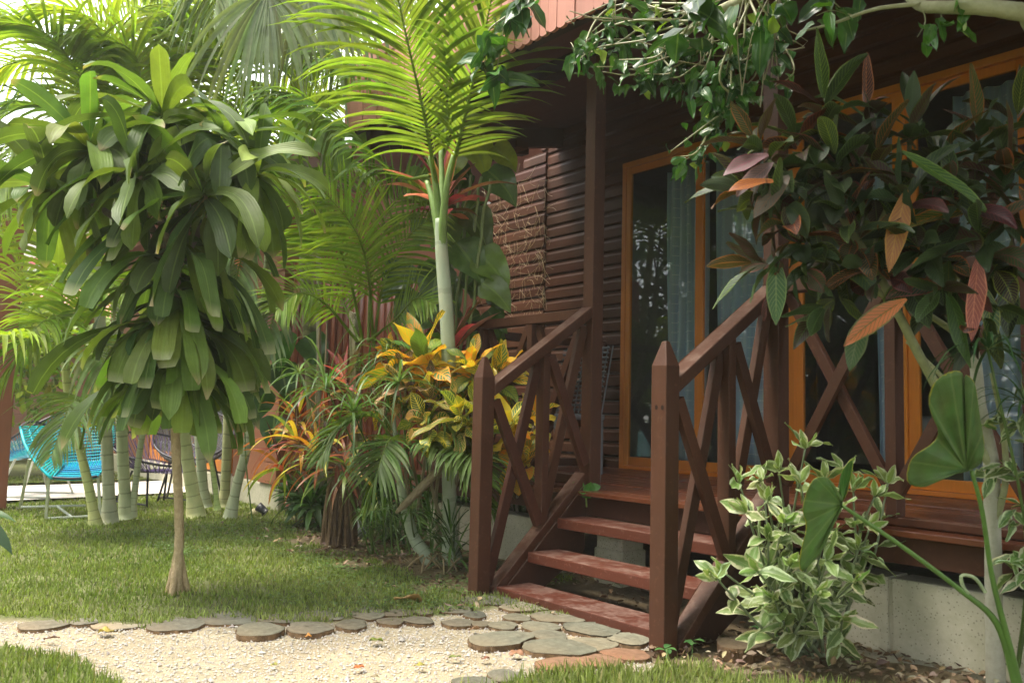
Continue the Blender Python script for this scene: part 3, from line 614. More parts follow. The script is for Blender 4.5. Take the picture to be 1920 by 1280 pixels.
tag(mb.build('leaf_litter', M_COL), 'dry leaf litter on the bare soil along the porch', kind='stuff')
def cs(v): return np.clip(v, 0, 1)
# sawn log slices
LOGS = [  # photo x, y, half width, extra height, tint, label
 (88, 1168, 41, 0, (1.0, .95, .85), 'first log slice at the left end of the gravel edging, half sunk in sand'),
 (156, 1163, 26, 0, (.95, .95, .9), 'small log slice, second from the left end of the gravel edging'),
 (228, 1166, 50, -.012, (1.5, 1.4, 1.25), 'flat sand covered log slice, third from the left of the gravel edging'),
 (330, 1168, 48, 0, (.95, .95, .9), 'wide grey log slice straight below the big-leaved tree trunk'),
 (427, 1157, 53, -.005, (.85, .88, .85), 'long dark grey log slice just right of the big-leaved tree trunk, against the grass'),
 (530, 1155, 42, 0, (.95, .97, .9), 'grey log slice in the back row of the edging, above the thick-sided slice'),
 (608, 1151, 39, 0, (1.15, 1.15, 1.08), 'pale grey log slice in the back row, third from the big-leaved tree trunk'),
 (486, 1177, 44, .02, (1.0, 1.0, .9), 'thick log slice with high ridged bark side standing out into the gravel'),
 (580, 1174, 42, .012, (.95, .92, .85), 'front row log slice right of the thick-sided one, small orange leaf against it'),
 (660, 1168, 31, .004, (.8, .78, .7), 'third log slice of the front row, with dark crumbling bark'),
 (684, 1147, 40, 0, (1.05, 1.05, .95), 'mossy back row log slice above the one with crumbling bark'),
 (733, 1162, 25, .003, (.8, .74, .66), 'small brown log slice between gravel and the mossy back row'),
 (745, 1147, 28, 0, (.85, .8, .72), 'small brownish log slice below the tan fallen leaf'),
 (785, 1161, 27, .003, (.78, .76, .7), 'small dark log slice at the gravel edge right of the brown one'),
 (794, 1145, 22, 0, (.85, .8, .72), 'smallest back row log slice right of the tan fallen leaf'),
 (847, 1140, 32, 0, (.85, .85, .8), 'log slice in the grass edge, left of the dark slice at the left newel post'),
 (859, 1165, 28, .002, (.85, .82, .75), 'log slice at the gravel edge straight left of the largest front slice'),
 (918, 1124, 44, .004, (.62, .66, .62), 'dark grey log slice touching the left newel post'),
 (891, 1150, 22, 0, (.6, .64, .62), 'little blackish log slice below the dark slice at the left newel post'),
 (903, 1167, 19, 0, (.85, .8, .7), 'tiny log slice behind the largest front slice'),
 (989, 1135, 40, .004, (1.15, 1.15, 1.02), 'light log slice at the left end of the bottom tread'),
 (969, 1155, 25, .003, (.95, .95, .85), 'small log slice just below the light one at the bottom tread'),
 (943, 1170, 28, .003, (.95, .95, .85), 'grey log slice straight behind the largest front slice'),
 (1048, 1154, 46, .004, (.95, .95, .85), 'log slice along the middle of the bottom tread'),
 (1013, 1172, 35, .004, (.95, .97, .88), 'middle log slice of the cluster in front of the bottom tread'),
 (939, 1194, 53, .02, (.95, .98, .9), 'largest front log slice with a fringed bark side on the gravel'),
 (1028, 1187, 33, .006, (.9, .92, .85), 'log slice between the largest front slice and the right cluster'),
 (1111, 1177, 49, .006, (.85, .9, .84), 'round dark grey log slice near the right end of the bottom tread'),
 (1047, 1210, 58, .012, (.85, .88, .8), 'broad front log slice with grass sprouting at its edge'),
 (1109, 1204, 46, .004, (1.15, 1.1, .95), 'sandy log slice behind the broad front one'),
 (1182, 1195, 41, .006, (1.05, 1.08, 1.0), 'log slice tucked against the right newel post'),
 (1174, 1223, 40, .0, (1.2, .72, .55), 'reddish log slice below the one at the right newel post'),
 (1117, 1236, 42, .0, (1.25, .78, .6), 'reddish brown log slice in the middle of the lowest row'),
 (1050, 1243, 44, .0, (1.3, .82, .62), 'reddish log slice at the left of the lowest row, above the grass'),
 (948, 1264, 34, -.004, (.8, .82, .78), 'grey log slice half hidden by the grass at the bottom edge'),
 (893, 1281, 42, 0, (.7, .73, .68), 'dark log slice cut by the bottom edge of the picture')]
def log(cx, cy, hw, hx, tint, lab, top=.008, group='sawn log slices edging the gravel', name='log_slice'):
    hx *= .6 if name == 'log_slice' else 1.
    P = gp(cx, cy, top+hx); d = (P-CAM)@cF; r = hw*1.09/FPX*d; n = 34; th = np.arange(n)*2*math.pi/n
    k = 1+.09*np.sin(th*2+rs.rand()*6)+.06*np.sin(th*3+rs.rand()*6)+.04*np.sin(th*5+rs.rand()*6)+.02*rs.randn(n)
    ex = 1+.12*rs.rand(); al = rs.rand()*3.14
    def ring(s, z, j=0.):
        x, y = r*s*k*np.cos(th)*ex, r*s*k*np.sin(th)/ex; x, y = x*math.cos(al)-y*math.sin(al), x*math.sin(al)+y*math.cos(al)
        return np.c_[P[0]+x*(1+j*rs.randn(n)), P[1]+y*(1+j*rs.randn(n)), np.full(n, z)]
    zt = top+hx; t = thing(name, (P[0], P[1], -.03), lab, 'log slice' if name == 'log_slice' else 'tree stump', group)
    mb = MB(); rr = [ring(s, zt-.004*(s > .97)+.0015*rs.randn()+.002*math.sin(s*40)) for s in (.06, .2, .36, .5, .64, .78, .9, .975, 1.)]
    v = np.vstack(rr); ln = len(rr); ff = [(i*n+j, i*n+(j+1) % n, (i+1)*n+(j+1) % n, (i+1)*n+j) for i in range(ln-1) for j in range(n)]
    cv = np.vstack([np.tile(np.array(tint)*(1+.05*rs.randn()), (n, 1)) for i in range(ln)])*(1+.05*rs.randn(len(v), 1))
    mb.add(v, ff, cv); mb.add(rr[0], [(0, i, i+1, i+1) for i in range(1, n-1)], tint); mb.build('sawn_face', M_LOGTOP, t)
    mb = MB(); a, b, c = ring(1.0, zt-.004), ring(1.012, zt-.02, .015), ring(.97, -.035, .02); fq = [(j, (j+1) % n, (j+1) % n+n, j+n) for j in range(n)]
    tc = np.repeat(.65+.75*rs.rand(n)[:, None], 3, 1); mb.add(np.vstack([a, b, c]), [tuple(x+n*i for x in q) for i in (0, 1) for q in fq], np.vstack([tc, tc, tc*.8])*V(1.1, 1, .9)); mb.build('bark', M_LOGSIDE, t, smooth=False)
for L_ in LOGS: log(*L_)
log(1386, 1203, 40, .03, (.6, .5, .4), 'short cut stump on the soil right of the steps', group=None, name='tree_stump')
# single fallen leaves
def fallen(px, py, lpx, col, lab, curl=.5, wid=.32, ang=None, z=.012):
    P = gp(px, py, z); d = (P-CAM)@cF; L_ = lpx/FPX*d; a = rs.rand()*6.28 if ang is None else ang
    D = V(math.cos(a), math.sin(a), .25); mb = MB(); leaves(mb, P-D*L_/2*V(1, 1, 0), D, V(.2*rs.randn(), .2*rs.randn(), 1), L_, L_*wid, p_ell, 8, 4, curl, .35, jcol(col, 1, .05), wave=.25)
    o = mb.build('fallen_leaf', M_LEAF); tag(o, lab, 'fallen leaf', 'fallen leaves on the ground'); s_ = o.modifiers.new('thick', 'SOLIDIFY'); s_.thickness = .0012
    return o
R_ = math.atan2(cR[1], cR[0])
fallen(770, 1122, 62, (.5, .33, .16), 'large curled tan leaf on the lawn left of the left newel post', 1.4, .3, R_+.4, .02)
fallen(705, 1201, 26, (.2, .27, .05), 'green leaf lying alone in the middle of the gravel', .6, .4, R_)
fallen(673, 1251, 20, (.5, .17, .05), 'orange red leaf on the gravel below the lone green leaf', .5, .35, R_+.3)
fallen(787, 1248, 24, (.36, .34, .07), 'yellow green leaf on the gravel right of the orange red leaf', .4, .3, R_)
fallen(853, 1232, 24, (.25, .3, .08), 'dull green leaf on the gravel left of the brown leaf', .4, .25, R_)
fallen(911, 1234, 18, (.3, .16, .09), 'brown leaf on the gravel under the largest front log slice', .7, .35, R_+.5)
fallen(969, 1226, 28, (.42, .24, .14), 'tan leaf tucked at the foot of the broad front log slice', .6, .4, R_)
fallen(890, 1180, 24, (.4, .27, .17), 'tan leaf on the gravel at the left rim of the largest log slice', .5, .35, R_+.2)
fallen(198, 1184, 28, (.42, .36, .1), 'yellow leaf leaning on the sandy log slice', .6, .45, R_+.1)
fallen(97, 1198, 30, (.3, .15, .1), 'red brown withered leaf at the left side of the gravel', .3, .2, R_)
fallen(514, 1246, 14, (.42, .4, .1), 'tiny yellow leaf alone on the lower gravel', .3, .4, R_)
fallen(703, 1268, 16, (.36, .26, .18), 'pale brown leaf at the bottom edge of the gravel', .5, .4, R_)
fallen(578, 1192, 13, (.6, .26, .07), 'small orange leaf against the front row log slice', .5, .5, R_)
# small things at the planting bed
def rock(px, py, hw, hh, col, lab, name='rock', cat='rock', z=0.):
    P = gp(px, py, z); d = (P-CAM)@cF; r = hw/FPX*d; h = hh/FPX*d; mb = MB(); n = 12; rows = []
    for i in range(7):
        ph = -.4+i*(math.pi/2+.4)/6; th = np.arange(n)*6.283/n; rows.append(np.c_[P[0]+r*math.cos(ph)*np.cos(th)*(1+.1*rs.randn(n)), P[1]+r*math.cos(ph)*np.sin(th)*(1+.1*rs.randn(n)), z+h*math.sin(ph)*(1+.05*rs.randn(n))])
    mb.add(np.vstack(rows), [(i*n+j, i*n+(j+1) % n, (i+1)*n+(j+1) % n, (i+1)*n+j) for i in range(6) for j in range(n)], col); return tag(mb.build(name, M_COL), lab, cat)
rock(475, 966, 8, 13, (.5, .45, .25), 'yellowish stone beside the small black garden spotlight')
rock(668, 1008, 22, 34, (.22, .23, .22), 'grey rock behind the fibrous croton trunk')
P = gp(492, 968); sp = thing('garden_spotlight', P, 'small black garden spotlight on the ground before the orange cabin base', 'garden light')
mb = MB(); mb.tube([P, P+V(0, 0, .05)], .008, 6, (.03, .03, .035)); mb.build('stake', M_METAL, sp)
mb = MB(); a = nrm(V(-.5, -.5, .45)); b0 = P+V(0, 0, .06); mb.tube([b0-a*.04, b0, b0+a*.05], [.028, .034, .042], 12, (.03, .032, .04)); hb = mb.build('lamp_head', M_METAL, sp)
mb = MB(); mb.tube([b0+a*.0505, b0+a*.052], .034, 12, (.5, .5, .5)); mb.build('lens', M_METAL, hb)
# ------------------------------------------------------------------ dracaena in front on the lawn
def pts(l): return np.array([at(*q) for q in l])
def dirs(az, el): return np.c_[np.cos(az)*np.cos(el), np.sin(az)*np.cos(el), np.sin(el)]
def rosette(mb, c, axis, n, L, W, el0=75, el1=-15, prof=p_lance, droop=1., col=(.1, .2, .03), col2=None, fold=.3, ns=7, nc=4, wave=.1, tip=None, tipp=.5, js=.16, spread=.03, twist=.35, azr=None, Lj=.15):
    """leaves spiralling from upright young ones to hanging old ones around an axis"""
    axis = nrm(V(*axis)); a = np.cross(axis, V(.3, .2, .9)); a = nrm(a); b = np.cross(axis, a)
    t = (np.arange(n)+.5)/n; az = np.arange(n)*2.399+rs.rand()*6 if azr is None else azr[0]+(azr[1]-azr[0])*rs.rand(n)
    el = np.radians(el0+(el1-el0)*t)+.14*rs.randn(n)
    D = axis*np.sin(el)[:, None]+(a*np.cos(az)[:, None]+b*np.sin(az)[:, None])*np.cos(el)[:, None]
    P = V(*c)+axis*((.5-t)*spread*2)[:, None]+D*.01
    N = axis*np.cos(el)[:, None]-(a*np.cos(az)[:, None]+b*np.sin(az)[:, None])*np.sin(el)[:, None]
    c1 = jcol(np.asarray(col)[rs.randint(0, len(col), n)] if np.ndim(col) == 2 else col, n, js)
    c2 = None if col2 is None else jcol(np.asarray(col2)[rs.randint(0, len(col2), n)] if np.ndim(col2) == 2 else col2, n, js)
    leaves(mb, P, D, N, L*(.55+.45*np.sin(math.pi*np.clip(.15+t, 0, .9)))*(1+Lj*rs.randn(n)), W*(.75+.35*t), prof, ns, nc, droop*(.5+.8*t)*(1+.3*rs.randn(n)), fold, c1, c2, wave, twist*rs.randn(n), tip, tipp)

dr = thing('dracaena_tree', gp(330, 1115), 'small big-leaved tree with strap leaves hanging round its slim tan trunk, alone on the lawn', 'tree')
DD = 4.41
mb = MB(); tr = bez(pts([(330, 1118, DD), (334, 1060, DD), (336, 980, DD), (331, 860, DD), (328, 770, DD), (332, 620, DD), (330, 470, DD), (322, 340, DD)]), 40)
mb.tube(tr, np.interp(np.linspace(0, 1, 40), [0, .06, .14, .5, 1], [.038, .028, .023, .022, .02]), 14, (1.3, 1.25, 1.15), jit=.035)
for dx, dy in ((-.05, -.02), (.035, -.03), (.0, .05)):
    P = tr[0]; mb.tube(bez([P+V(0, 0, .22), P+V(dx*.7, dy*.7, .09), P+V(dx*1.4, dy*1.4, -.02)], 8), [.024, .022, .02, .02, .018, .018, .016, .014], 7, (1.3, 1.22, 1.1), jit=.06)
mb.build('trunk', M_BARK, dr)
mb = MB()
HEADS = [(305, 225, 4.35, 34, (.0, 0, 1)), (170, 285, 4.25, 30, (-.4, -.3, .85)), (415, 265, 4.45, 30, (.4, .1, .9)), (95, 355, 4.3, 20, (-.6, -.2, .7)), (480, 330, 4.4, 24, (.5, .1, .7)), (260, 330, 4.1, 22, (-.2, -.7, .6)), (385, 370, 4.15, 22, (.2, -.7, .5)), (330, 300, 4.75, 24, (0, .6, .7))]
for x, y, d, n, ax in HEADS: mb.tube(bez([tr[-8], (tr[-3]+at(x, y+30, d))/2+V(0, 0, -.05), at(x, y, d)], 8), np.linspace(.02, .014, 8), 7, (.8, .8, .75))
mb.build('branch', M_BARK, dr)
TIPC = (.42, .34, .2); DCOL = np.array([(.105, .165, .045), (.145, .215, .05), (.085, .135, .045), (.2, .28, .055)])
mb = MB()
for x, y, d, n, ax in HEADS:
    rosette(mb, at(x, y, d), ax, n, .52, .058, 50, -50, p_drac, 1.9, DCOL, None, .3, 10, 4, .2, TIPC, .45, twist=.6)
mb.build('upper_foliage', M_DRAC, dr)
mb = MB(); n = 180; t = rs.rand(n)**.72; yy = 385+t*320; az = rs.rand(n)*6.283; P = np.array([at(331, y_, DD) for y_ in yy])
el = np.radians(22-40*rs.rand(n)-12*t); D = dirs(az, el)
cut = rs.rand(n) < .7; Ln = (.52-.08*t)*(1+.22*rs.randn(n)); N = np.c_[-D[:, 0]*.3, -D[:, 1]*.3, np.ones(n)]
for sel, pf in ((cut, p_dracut), (~cut, p_drac)):
    leaves(mb, P[sel]+D[sel]*.02, D[sel], N[sel], Ln[sel], .05*(1+.15*rs.randn(sel.sum())), pf, 10, 4, 2.1, .25, jcol(DCOL[rs.randint(0, 4, sel.sum())]*V(1.05, 1.1, 1.), sel.sum(), .15), None, .22, .5*rs.randn(sel.sum()), (.4, .42, .25) if pf is p_dracut else TIPC, .6)
mb.build('hanging_foliage', M_DRAC, dr)

# ------------------------------------------------------------------ slim palm beside the steps
G1 = (.2, .3, .045); G2 = (.15, .25, .05); G3 = (.3, .4, .06); G4 = (.21, .29, .12)
def fr(t, P, LL, n=46, col=G1, **k): mb = MB(); frond(mb, pts(P), LL, n, col, **k); return mb.build('frond', M_PALM, t)
pa = thing('slim_palm', gp(843, 1055), 'slim palm with a smooth grey-green trunk rising just left of the steps', 'palm')
mb = MB(); tk = bez(pts([(846, 1062, 5.5), (844, 1020, 5.5), (843, 960, 5.5), (842, 860, 5.5), (843, 740, 5.5), (838, 600, 5.5), (828, 470, 5.5), (826, 410, 5.5)]), 44)
mb.tube(tk, np.interp(np.linspace(0, 1, 44), [0, .05, .12, .3, .6, .8, 1], [.075, .078, .052, .044, .046, .042, .034]), 14, (1, 1.0, .95)); mb.build('trunk', M_TRUNKSLIM, pa)
mb = MB()
for q in ([(826, 470, 5.5), (822, 400, 5.5), (816, 340, 5.45), (806, 290, 5.4)], [(828, 470, 5.5), (832, 400, 5.45), (840, 335, 5.4), (852, 285, 5.4)], [(826, 470, 5.5), (827, 410, 5.5), (829, 350, 5.55), (826, 270, 5.6)], [(824, 440, 5.52), (812, 380, 5.55), (800, 340, 5.6)]):
    mb.tube(bez(pts(q), 12), np.linspace(.03, .014, 12), 8, (.2, .3, .09))
mb.build('crownshaft', M_STALK, pa)
cuv = -cF
fr(pa, [(818, 345, 5.45), (795, 215, 5.2), (762, 70, 5.0), (728, -90, 4.9)], .78, 46, (.18, .27, .055), up=cuv+V(0, 0, .3), vang=.15, fwd=.8, droop=1.15, w=.0125, start=.14, ns=7)
fr(pa, [(842, 340, 5.4), (866, 240, 5.3), (892, 130, 5.2), (915, 30, 5.15), (935, -70, 5.1)], .56, 44, (.17, .26, .065), up=cuv+cR*.6, vang=.3, fwd=.8, droop=.8, w=.0125, start=.12, ns=7)
fr(pa, [(828, 300, 5.6), (845, 180, 5.7), (868, 60, 5.6), (900, -60, 5.5)], .45, 32, (.18, .27, .065), up=cuv, vang=.2, droop=1.0, w=.012)
fr(pa, [(806, 330, 5.6), (745, 330, 5.8), (655, 250, 5.9), (560, 200, 5.9), (480, 196, 5.8)], .6, 60, (.12, .21, .03), up=V(0, 0, 1), vang=.2, fwd=.6, droop=1.5, w=.015)
fr(pa, [(812, 320, 5.7), (740, 180, 6.0), (650, 120, 6.2), (560, 110, 6.3)], .55, 50, (.17, .27, .04), vang=.2, fwd=.6, droop=1.6, w=.014)

cp = thing('crooked_palm', gp(800, 1058), 'young palm with a crooked grey stem bending out beside the slim palm', 'palm')
mb = MB(); tk = bez(pts([(812, 1062, 5.45), (798, 1040, 5.45), (775, 1005, 5.45), (760, 950, 5.4), (750, 900, 5.4), (742, 830, 5.4), (738, 770, 5.4)]), 30)
mb.tube(tk, np.interp(np.linspace(0, 1, 30), [0, .1, .3, 1], [.055, .05, .038, .009]), 12, (1, 1, .95))
for P in range(26):
    a = rs.rand()*6.28; b = gp(815+18*rs.randn(), 1062+6*rs.randn()); mb.tube(bez([b+V(0, 0, .08), b+V(.05*math.cos(a), .05*math.sin(a), .05), b+V(.1*math.cos(a), .1*math.sin(a), 0)], 6), .006, 5, (.7, .5, .36))
mb.build('trunk', M_TRUNKSLIM, cp)
for q, L_ in (([(742, 850, 5.4), (790, 830, 5.2), (860, 860, 4.95), (925, 960, 4.85)], .36), ([(742, 850, 5.4), (735, 820, 5.2), (715, 860, 5.0), (690, 960, 4.95)], .3), ([(840, 900, 5.3), (845, 850, 5.2), (880, 850, 4.95), (915, 905, 4.8)], .33), ([(742, 830, 5.4), (765, 770, 5.4), (830, 780, 5.2), (905, 850, 5.05)], .33), ([(740, 830, 5.4), (700, 780, 5.3), (640, 800, 5.2), (600, 860, 5.1)], .3)):
    fr(cp, q, L_, 34, (.14, .22, .07), vang=.25, droop=.9, w=.011, r0=.008, start=.3)
mb = MB(); sh = bez(pts([(742, 962, 5.1), (775, 930, 5.12), (820, 884, 5.15)]), 12); T = nrm(sh[-1]-sh[0]); S = nrm(np.cross(T, cF))
vv = []; 
for i, q in enumerate(sh):
    w_ = np.interp(i, [0, 2, 8, 11], [.004, .016, .024, .02])
    for u in np.linspace(-1, 1, 7): vv.append(q+S*u*w_+cF*.028*u*u)
mb.add(vv, [(i*7+j, i*7+j+1, (i+1)*7+j+1, (i+1)*7+j) for i in range(11) for j in range(6)], jcol((1.35, 1.25, 1.2), len(vv), .06))
o = tag(mb.build('dry_sheath', M_BARK), 'dry grey palm sheath hanging slanted in front of the crooked palm stem', 'dry sheath'); s_ = o.modifiers.new('thick', 'SOLIDIFY'); s_.thickness = .004

# ------------------------------------------------------------------ areca clumps on the lawn behind
def clump(name, lab, trunks, base):
    t = thing(name, gp(*base), lab, 'palm', 'clumped palms behind the lawn')
    for P, r0, r1, c in trunks:
        mb = MB(); q = bez(pts(P), 34); r0 *= .9; mb.tube(q, np.interp(np.linspace(0, 1, 34), [0, .04, .12, 1], [r0*1.5, r0*1.35, r0, r1]), 12, c); mb.build('trunk', M_TRUNK, t)
    return t
D1 = 6.85
c1 = clump('clumping_palm', 'clump of three ringed palm trunks between the turquoise and the purple chairs', [
    ([(180, 987, 6.86), (168, 920, 6.85), (150, 840, 6.85), (128, 740, 6.85), (120, 640, 6.8)], .042, .028, (1.1, 1.15, .7)),
    ([(206, 980, 7.0), (203, 900, 7.0), (199, 800, 7.0), (190, 640, 7.0), (180, 480, 7.0), (170, 300, 7.0)], .052, .036, (1., 1., 1.)),
    ([(238, 972, 7.2), (232, 890, 7.2), (228, 800, 7.2), (222, 640, 7.2), (212, 500, 7.2), (205, 330, 7.2)], .052, .038, (1.05, 1.1, .95)),
    ([(248, 968, 7.2), (255, 900, 7.2), (268, 810, 7.2), (290, 720, 7.2)], .03, .022, (1, 1.05, .95))], (208, 980))
c2 = clump('clumping_palm', 'clump of stout pale palm trunks right behind the slim tan trunk', [
    ([(368, 968, 7.5), (358, 900, 7.5), (346, 820, 7.5), (338, 700, 7.5), (332, 500, 7.5), (330, 260, 7.5)], .062, .04, (1.15, 1.15, .8)),
    ([(384, 950, 7.8), (378, 880, 7.8), (373, 780, 7.8), (372, 600, 7.8), (376, 350, 7.8)], .05, .036, (1, 1.05, 1.)),
    ([(408, 955, 7.5), (402, 900, 7.5), (392, 840, 7.5), (386, 770, 7.5)], .024, .016, (.95, 1.15, .6))], (368, 968))
c3 = clump('clumping_palm', 'pale palm trunk leaning right before the orange cabin, a darker one behind', [
    ([(420, 948, 8.0), (424, 880, 8.0), (428, 780, 8.0), (432, 600, 8.0), (430, 400, 8.)], .05, .04, (.85, .85, .6)),
    ([(430, 975, 7.45), (444, 910, 7.45), (462, 840, 7.4), (478, 740, 7.4), (490, 640, 7.4), (500, 520, 7.3), (508, 400, 7.3)], .046, .03, (1.1, 1.15, 1.05))], (432, 975))
# explicitly placed fronds
FR = [
 (c1, [(120, 640, 6.8), (90, 600, 6.6), (50, 640, 6.4), (10, 720, 6.3)], .5, 44, G1), (c1, [(120, 640, 6.8), (115, 540, 6.7), (95, 450, 6.6), (70, 380, 6.5)], .55, 50, G3),
 (c1, [(125, 650, 6.8), (150, 560, 6.6), (190, 520, 6.4), (240, 560, 6.2)], .5, 44, G1), (c1, [(125, 680, 6.8), (60, 640, 6.5), (0, 630, 6.2), (-60, 660, 6.0)], .5, 44, G3),
 (c1, [(150, 840, 6.8), (165, 760, 6.5), (135, 755, 6.2), (98, 850, 6.0)], .42, 40, G4), (c1, [(290, 720, 7.2), (300, 660, 7.1), (270, 640, 6.9), (230, 690, 6.8)], .4, 40, G2),
 (c1, [(120, 650, 6.9), (60, 560, 7.1), (20, 470, 7.1), (-20, 420, 7.)], .5, 46, G3), (c1, [(125, 660, 6.9), (170, 640, 6.5), (200, 700, 6.3), (215, 780, 6.2)], .45, 40, G4),
 (c1, [(170, 300, 7.), (150, 150, 6.8), (80, 60, 6.5), (-20, 40, 6.3)], .62, 60, G1), (c1, [(172, 300, 7.), (220, 130, 6.9), (160, 30, 6.7), (60, 20, 6.5)], .6, 60, G3),
 (c1, [(205, 330, 7.2), (260, 180, 7.), (240, 90, 6.8), (120, 70, 6.6)], .6, 60, G1), (c1, [(205, 330, 7.2), (120, 220, 7.), (40, 200, 6.8), (-40, 260, 6.6)], .6, 56, G2),
 (c1, [(170, 310, 7.), (90, 260, 6.8), (30, 290, 6.6), (-10, 380, 6.4)], .6, 56, G1), (c1, [(205, 330, 7.2), (290, 260, 7.), (330, 300, 6.8), (350, 380, 6.6)], .55, 50, G2),
 (c1, [(172, 300, 7.), (190, 120, 7.2), (260, 20, 7.2), (340, 10, 7.1)], .6, 56, G4), (c1, [(170, 310, 7.), (100, 130, 7.2), (20, 120, 7.2), (-40, 160, 7.1)], .6, 56, G3),
 (c2, [(330, 260, 7.5), (350, 120, 7.3), (440, 90, 7.1), (540, 130, 6.9)], .66, 62, G1), (c2, [(330, 260, 7.5), (380, 60, 7.2), (470, 10, 6.8), (580, 40, 6.5)], .66, 60, G4),
 (c2, [(376, 350, 7.8), (420, 160, 7.6), (380, 60, 7.4), (310, 50, 7.2)], .66, 60, G2), (c2, [(376, 350, 7.8), (460, 220, 7.6), (540, 200, 7.4), (620, 260, 7.2)], .6, 56, G1),
 (c2, [(330, 260, 7.5), (290, 130, 7.3), (220, 110, 7.1), (150, 170, 6.9)], .6, 56, G1), (c2, [(386, 770, 7.5), (395, 700, 7.3), (430, 640, 7.1), (480, 690, 7.)], .4, 40, G4),
 (c2, [(376, 350, 7.8), (440, 80, 7.9), (520, 20, 7.9), (640, 30, 7.8)], .7, 60, G3), (c2, [(330, 270, 7.5), (300, 60, 7.6), (330, -40, 7.5), (420, -60, 7.3)], .7, 60, G3),
 (c3, [(508, 400, 7.3), (540, 330, 7.1), (590, 330, 6.9), (640, 420, 6.7)], .55, 50, G2), (c3, [(505, 430, 7.3), (460, 470, 7.0), (440, 560, 6.8), (470, 650, 6.7)], .4, 50, G4),
 (c3, [(505, 430, 7.3), (470, 440, 7.0), (430, 500, 6.9), (420, 610, 6.8)], .4, 44, G4), (c3, [(495, 600, 7.4), (520, 560, 7.1), (500, 640, 6.9), (470, 740, 6.8)], .36, 40, G4),
 (c3, [(430, 400, 8.), (470, 250, 7.9), (560, 180, 7.8), (660, 190, 7.7)], .65, 60, G3), (c3, [(430, 400, 8.), (500, 300, 8.1), (600, 280, 8.1), (690, 330, 8.)], .6, 56, G1),
 (c3, [(508, 400, 7.3), (560, 240, 7.3), (640, 160, 7.3), (720, 190, 7.2)], .6, 56, G3), (c3, [(430, 410, 8.), (400, 480, 7.8), (420, 560, 7.6), (440, 660, 7.5)], .45, 46, G2),
 (c3, [(508, 400, 7.3), (600, 130, 7.6), (660, 40, 7.6), (740, 20, 7.5)], .65, 56, G1), (c3, [(430, 400, 8.), (520, 130, 8.2), (600, 70, 8.2), (690, 90, 8.1)], .7, 56, G1)]
for t, P, L_, n, c in FR: fr(t, P, L_*1.1, int(n*.85), c, vang=.3, droop=1.3, w=.0145, r0=.011, ns=6)
# long drooping fan straps at the top
ft = thing('fan_palm', gp(600, 960), 'fan palm whose long grey-green straps hang down at the top left behind the big-leaved tree', 'palm')
mb = MB(); mb.tube(bez([gp(600, 960), at(575, 500, 7.8), at(560, 150, 7.6), at(560, -120, 7.2)], 24), np.linspace(.07, .05, 24), 10, (.7, .65, .5)); mb.build('trunk', M_TRUNK, ft)
for hx, hy, hd, n, w_ in ((500, -14, 5.9, 24, .02), (575, -34, 6.1, 26, .02), (655, -40, 6.4, 20, .019)):
    mb = MB(); c = at(hx, hy, hd); mb.tube(bez([at(560, -120, 7.2), c+V(0, .1, .12), c], 8), .012, 6, (.2, .28, .1)); a = np.linspace(-1.3, 1.3, n)
    D = np.cos(a)[:, None]*(-cU*.9-cF*.35)+np.sin(a)[:, None]*cR*.65; leaves(mb, np.tile(c, (n, 1)), D, -cF+.3*rs.randn(n, 3), .85+.2*rs.randn(n), w_, p_palm, 7, 2, 1.6, .3, jcol((.17, .22, .11), n, .1), twist=.3*rs.randn(n))
    mb.build('frond', M_PALM, ft)
for P, L_ in (([(560, -120, 7.2), (480, -160, 6.8), (420, -80, 6.5), (400, 40, 6.4)], .8), ([(560, -120, 7.2), (640, -180, 7), (720, -100, 6.8), (760, 10, 6.7)], .8)): fr(ft, P, L_, 50, G4, vang=.1, droop=1.6, w=.02)

# young palm in the bed with a fibrous stem
yp = thing('young_palm', gp(672, 985), 'young palm with finely cut fronds and a straw-like stem, before the bamboo screen', 'palm')
mb = MB()
for i in range(40):
    a = i*2.4; r = .045*math.sqrt(rs.rand()); b = gp(672, 985)+V(r*math.cos(a), r*math.sin(a), 0); e = at(662, 610, 6.35)+V(.6*r*math.cos(a), .6*r*math.sin(a), .1*rs.rand()); mb.tube(bez([b, (b+e)/2+.008*rs.randn(3), e], 6), .008, 5, tuple(np.array((.36, .32, .2))*(.8+.4*rs.rand())))
mb.build('stem', M_STALK, yp)
for P, L_, n in (([(680, 640, 6.3), (655, 520, 6.1), (610, 420, 5.9), (520, 365, 5.7)], .46, 54), ([(700, 640, 6.2), (690, 510, 6.0), (665, 430, 5.8), (600, 350, 5.6)], .46, 54), ([(700, 650, 6.2), (720, 530, 6.1), (770, 440, 6.0), (830, 400, 5.9)], .42, 46),
                 ([(670, 640, 6.3), (610, 570, 6.1), (560, 550, 5.9), (520, 580, 5.8)], .34, 40), ([(690, 640, 6.2), (700, 480, 6.3), (740, 380, 6.3), (800, 330, 6.2)], .42, 46), ([(690, 640, 6.2), (740, 600, 6.0), (780, 560, 5.8), (815, 570, 5.7)], .3, 40), ([(675, 640, 6.3), (640, 560, 6.4), (600, 470, 6.5), (560, 430, 6.5)], .4, 46)):
    fr(yp, P, L_, int(n*.68), (.21, .32, .055), vang=.15, droop=.6, w=.0105, up=cuv+V(0, 0, .6), start=.22)
